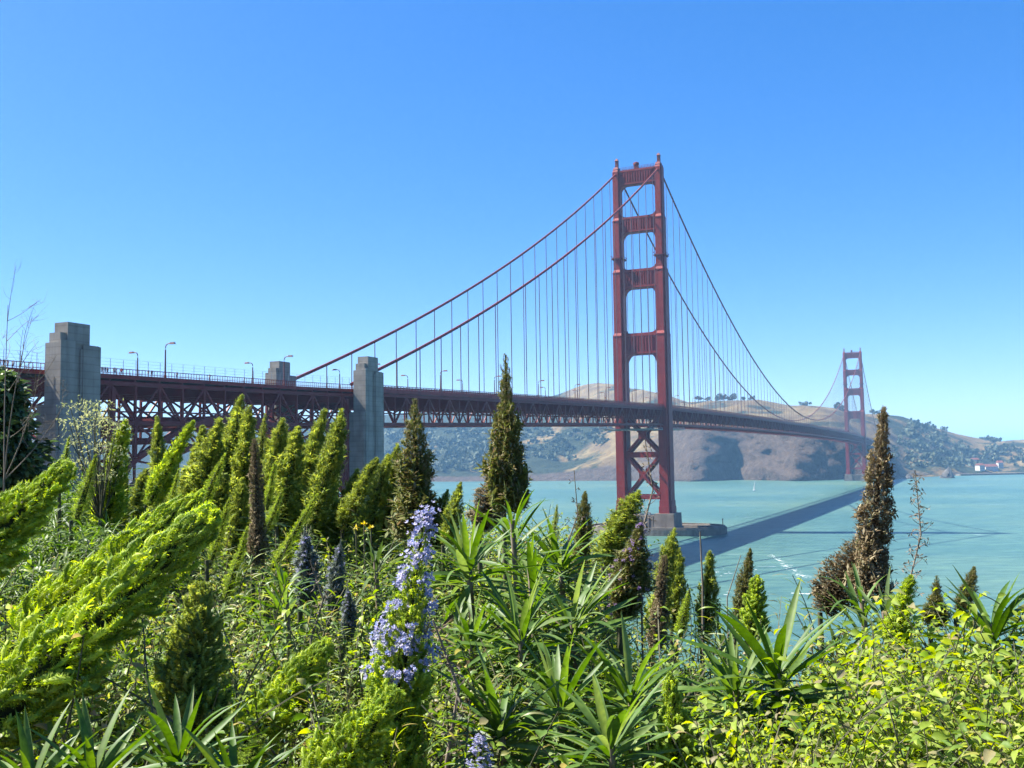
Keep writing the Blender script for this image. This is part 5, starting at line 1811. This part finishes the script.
def weeds():
    r = np.random.default_rng(5)
    T = [sprig_mesh(n, l, lf, k, 500 + i) for i, (n, l, lf, k) in enumerate(((22, 0.24, 0.027, 'ovate'), (28, 0.28, 0.022, 'ovate'), (20, 0.20, 0.032, 'ovate'), (30, 0.30, 0.05, 'lance')))]
    leaves, stems = MB(), MB()
    n = 11000
    y = 1.5 + 5.6 * np.sqrt(r.uniform(size=n))
    x = r.uniform(-1, 1, n) * (0.60 * y + 0.25)
    nz = fbm(x * 1.3, y * 1.3, 3, 33)
    top = 44.86 + 0.13 * nz - np.clip(x / y, 0, 0.6) * 0.35 + np.where(x < -0.5, 0.05, 0)
    keep = ~((x / y > 0.10) & (y > 3.5)) & (y > 1.75)
    x, y, top = x[keep], y[keep], top[keep]
    n = len(x)
    z = top - 0.26 - 0.55 * r.uniform(size=n) ** 1.6
    D = np.column_stack([r.normal(0, 0.4, n), r.normal(0, 0.4, n), np.ones(n)])
    A = frames(D, up=(1, 0, 0), roll=r.uniform(0, 6.28, n))[:, :, [1, 2, 0]] * r.uniform(0.7, 1.3, n)[:, None, None]
    w = r.integers(4, size=n)
    P = np.column_stack([x, y, z])
    for k in range(4):
        leaves.inst(T[k][0], A[w == k], P[w == k])
        stems.inst(T[k][1], A[w == k], P[w == k])
    b = P[::11]
    for p in b:
        stems.tube([(p[0] + 0.02, p[1], float(ground_z(p[0], p[1]))), p], [0.004, 0.0028], 3, cap=False)
    tag(leaves.build('weeds', M['weed'], smooth=True), kind='stuff')
    tag(stems.build('weed_stems', M['stem']), kind='stuff')
weeds()

def brambles():
    r = np.random.default_rng(9)
    T = [sprig_mesh(n, l, lf, 'ovate', 700 + i) for i, (n, l, lf) in enumerate(((19, 0.24, 0.034), (22, 0.28, 0.038), (17, 0.20, 0.029)))]
    def body(seed, n=460):
        r = np.random.default_rng(seed)
        lv, st = MB(), MB()
        v = r.normal(size=(n, 3))
        v[:, 2] = np.abs(v[:, 2]) - 0.1
        v /= np.linalg.norm(v, axis=1)[:, None]
        bump = 1 + 0.22 * fbm(v[:, 0] * 2.5 + seed, v[:, 1] * 2.5 + v[:, 2], 3, seed)
        P = v * np.array([0.62, 0.62, 0.50]) * (r.uniform(0.4, 1, n) ** 0.45 * bump)[:, None]
        D = v * 0.7 + np.array([0, 0, 0.7]) + r.normal(0, 0.35, (n, 3))
        A = frames(D, up=(1, 0.2, 0), roll=r.uniform(0, 6.28, n))[:, :, [1, 2, 0]] * r.uniform(0.75, 1.2, n)[:, None, None]
        w = r.integers(3, size=n)
        for k in range(3):
            lv.inst(T[k][0], A[w == k], P[w == k])
            st.inst(T[k][1], A[w == k], P[w == k])
        for k in range(26):
            p = P[k] * 0.95
            q = np.linspace(0, 1, 6)[:, None]
            st.tube(np.array([0, 0, -0.75]) * (1 - q) + p * q + np.array([0, 0, 0.18]) * np.sin(q * 3.14), np.linspace(0.006, 0.003, 6), 5, cap=False)
        return src(lv.build('leaves', M['bramble'], smooth=True)), src(st.build('canes', M['stem']))
    B = [body(800 + k) for k in range(3)]
    spots = [(1015, 650, 2.9, 0.95, 'bramble bush with lime leaves at the right edge, highest of the brambles'), (940, 676, 2.7, 0.9, 'lime leafed bramble bush right below the tall dead brown spike'), (882, 724, 2.3, 0.72, 'lime leafed bramble bush below the sword leaved rosette, at the lower right'),
             (990, 705, 2.1, 0.8, 'lime leafed bramble bush with reddish new shoots near the right corner'), (1030, 700, 2.0, 0.8, 'bramble bush filling the bottom right corner'), (800, 775, 2.3, 0.55, 'bramble bush at the left end of the bramble patch'),
             (880, 745, 1.8, 0.7, 'nearest bramble bush at the bottom edge'), (752, 790, 2.0, 0.45, 'small bramble bush beside the upright lime spike')]
    for i, (px, py, d, s, lab) in enumerate(spots):
        p = pix(px, py, d)
        p.z -= 0.52 * s
        z = float(ground_z(p.x, p.y))
        t = thing('bramble_bush', lab, 'bush', (p.x, p.y, z - 0.05), None)
        rz = rnd.uniform(0, 6.28)
        lv, st = B[i % 3]
        off = Vector((0, 0, p.z - z))
        share(lv, 'leaves', t, off, (0, 0, rz), (s, s, s))
        share(st, 'canes', t, off, (0, 0, rz), (s, s, s))
brambles()

# bare stalks, pale weed, yellow flowers, dark tree and bare shrub at the left
def odds():
    def stalk(px0, py0, px1, py1, d, label, twigs=26, th=0.006, twl=0.07, bend=0.04):
        a, b = pix(px0, py0, d), pix(px1, py1, d)
        z = float(ground_z(a.x, a.y))
        t = thing('dry_stalk', label, 'dry stalk', (a.x, a.y, z))
        L = np.array(t.location)
        pts = [(a.x, a.y, z), a, a.lerp(b, 0.5) + Vector((bend, 0, 0)), b]
        k = np.linspace(0, 3, 16)
        C = np.column_stack([np.interp(k, range(4), [p[j] for p in pts]) for j in range(3)])
        m = MB()
        m.tube(C - L, np.linspace(th, th * 0.35, 16), 6)
        m.build('stem', M['dry_stem'], t, smooth=True)
        if twigs:
            w = MB()
            for q in range(twigs):
                tt = 1.0 + 1.95 * q / twigs
                c = np.array([np.interp(tt, range(4), [p[j] for p in pts]) for j in range(3)])
                an = q * GA
                dr = np.array([math.cos(an), math.sin(an), 0.25])
                ln = twl * rnd.uniform(0.5, 1.2) * (1.1 - 0.25 * tt)
                kk = np.linspace(0, 1, 5)[:, None]
                w.tube(c - L + dr * ln * kk + np.array([0, 0, 1]) * ln * 0.5 * (kk ** 2) * (-1) ** q, np.linspace(th * 0.3, th * 0.16, 5), 4)
                e = c - L + dr * ln + np.array([0, 0, ln * 0.5]) * (-1) ** q
                w.inst(SEPAL, rand_rot(3) * 0.018, np.array([e] * 3))
            w.build('twigs', M['dry_stem'], t)
    stalk(905, 600, 915, 470, 3.7, 'tall bare brown stalk with wispy twigs right of the tall dead spike', 64, 0.0045, 0.055)
    stalk(640, 540, 645, 440, 3.9, 'thin dark dry stalk in front of the near tower legs', 22, 0.005, 0.05)
    stalk(703, 640, 700, 532, 4.2, 'straight pale bare stalk beside the spike that stands alone', 0, 0.007, bend=0.005)
    stalk(728, 640, 741, 555, 4.2, 'thin curved bare stalk between two spikes, against the water', 0, 0.004, bend=-0.03)
    stalk(562, 560, 574, 470, 4.2, 'thin leaning dry stalk left of the near tower fender', 10, 0.004, 0.04)
    stalk(447, 760, 433, 620, 2.2, 'dark dry knotty stalk right of the blue flowered spike', 30, 0.006, 0.03)
    stalk(311, 640, 310, 560, 3.2, 'dry dark stalk rising through the lower left leaves', 20, 0.005, 0.04)
    # pale flowering weed in front of the big pylon
    r = np.random.default_rng(77)
    p = pix(92, 470, 4.9)
    z = float(ground_z(p.x, p.y))
    t = thing('flowering_weed', 'pale cream flowering weed in front of the big weathered pylon', 'wild flower', (p.x, p.y, z))
    L = np.array(t.location)
    st, fl = MB(), MB()
    base = np.array(pix(100, 520, 4.9))
    st.tube(np.array([(p.x, p.y, z), base]) - L, [0.012, 0.008], 6)
    for q in range(34):
        e = np.array(pix(r.uniform(66, 122), r.uniform(404, 478), 4.9 + r.uniform(-0.12, 0.12)))
        mid = (base + e) / 2 + r.normal(0, 0.03, 3)
        kk = np.linspace(0, 1, 6)[:, None]
        c = base * (1 - kk) ** 2 + 2 * mid * kk * (1 - kk) + e * kk ** 2
        st.tube(c - L, np.linspace(0.004, 0.0015, 6), 4)
        n = 36
        fl.inst(SEPAL, rand_rot(n, r) * (0.020 * r.uniform(0.6, 1.2, n))[:, None, None], e - L + r.normal(0, 1, (n, 3)) * np.array([0.03, 0.03, 0.015]))
    st.build('stems', M['stem'], t)
    fl.build('flower_heads', M['petal_pale'], t)
    for i, (px, py) in enumerate(((356, 527), (364, 524), (371, 528))):
        p = pix(px, py, 4.4)
        z = float(ground_z(p.x, p.y))
        t = thing('yellow_flower', 'tiny yellow flower among the leaves left of the blue flowered spike', 'flower', (p.x, p.y, z), 'tiny yellow flowers left of the blue spike')
        m = MB(); m.tube(np.array([(0, 0, 0), (0.01, 0, (p.z - z) * 0.6), (0, 0, p.z - z)]), 0.003, 5); m.build('stem', M['stem'], t)
        m = MB()
        m.inst(SEPAL, rand_rot(12, r) * 0.018, np.tile([0, 0, p.z - z], (12, 1)))
        m.build('petals', M['petal_yellow'], t)
    # dark tree at the left edge
    p = pix(-6, 480, 9.0)
    z = float(ground_z(p.x, p.y))
    t = thing('dark_tree', 'dark green tree cut by the left edge beside the big pylon', 'tree', (p.x, p.y, z))
    L = np.array(t.location)
    topz = pix(0, 372, 9.0).z - z
    tr, cr = MB(), MB()
    tr.tube([(0, 0, 0), (0.06, 0, topz * 0.5), (0, 0.03, topz * 0.95)], [0.11, 0.07, 0.02], 8)
    for q in range(70):
        h = topz * (0.22 + 0.76 * q / 70)
        an = q * GA
        ln = (0.62 * (1 - (q / 70) ** 1.4) + 0.10) * r.uniform(0.7, 1.15)
        e = np.array([math.cos(an) * ln, math.sin(an) * ln, h + ln * 0.35])
        tr.tube([(0, 0, h), e * np.array([0.5, 0.5, 1]) - np.array([0, 0, ln * 0.1]), e], [0.02, 0.012, 0.005], 5)
        n = 170
        k = r.uniform(0.25, 1.05, n)[:, None]
        P = np.array([0, 0, h]) * (1 - k) + e * k + r.normal(0, 0.05, (n, 3))
        D = r.normal(0, 0.5, (n, 3)) + np.array([math.cos(an), math.sin(an), 0.4])
        stamp_leaves(cr, P, D, r.uniform(0.07, 0.13, n), 'ovate', r)
    tr.build('trunk', M['bark'], t, smooth=True)
    cr.build('crown', M['dark_leaf'], t)
    # bare shrub
    def shrub(px, py, d, arms, label, th=0.012):
        p = pix(px, py, d)
        z = float(ground_z(p.x, p.y))
        t = thing('bare_shrub', label, 'shrub', (p.x, p.y, z))
        L = np.array(t.location)
        base = np.array(p) - L
        m = MB()
        m.tube([(0, 0, 0), base * 0.5 + np.array([0.03, 0, 0]), base], [th * 1.3, th * 1.1, th], 6)
        m.build('trunk', M['dry_stem'], t, smooth=True)
        tw = MB()
        def grow(a, b, rad, lev):
            kk = np.linspace(0, 1, 6)[:, None]
            c = a * (1 - kk) + b * kk + r.normal(0, 0.02, 3) * np.sin(kk * 3.14)
            tw.tube(c, np.linspace(rad, rad * 0.45, 6), 5)
            if lev > 0:
                for q in range(5):
                    k = r.uniform(0.3, 0.95)
                    s = a * (1 - k) + b * k
                    dv = (b - a)
                    ln = np.linalg.norm(dv) * r.uniform(0.22, 0.42)
                    side = r.normal(size=3) * np.array([1, 0.5, 0.7])
                    dd = dv / np.linalg.norm(dv) + 0.75 * side / np.linalg.norm(side)
                    grow(s, s + dd / np.linalg.norm(dd) * ln, rad * 0.45, lev - 1)
        for (ex, ey) in arms:
            grow(base, np.array(pix(ex, ey, d + r.uniform(-0.3, 0.3))) - L, th * 0.7, 2)
        tw.build('twigs', M['dry_stem'], t, smooth=True)
    shrub(4, 480, 6.0, [(8, 305), (24, 345), (40, 372), (66, 402)], 'bare pale branched shrub at the left edge, reaching above the dark tree', 0.006)
odds()
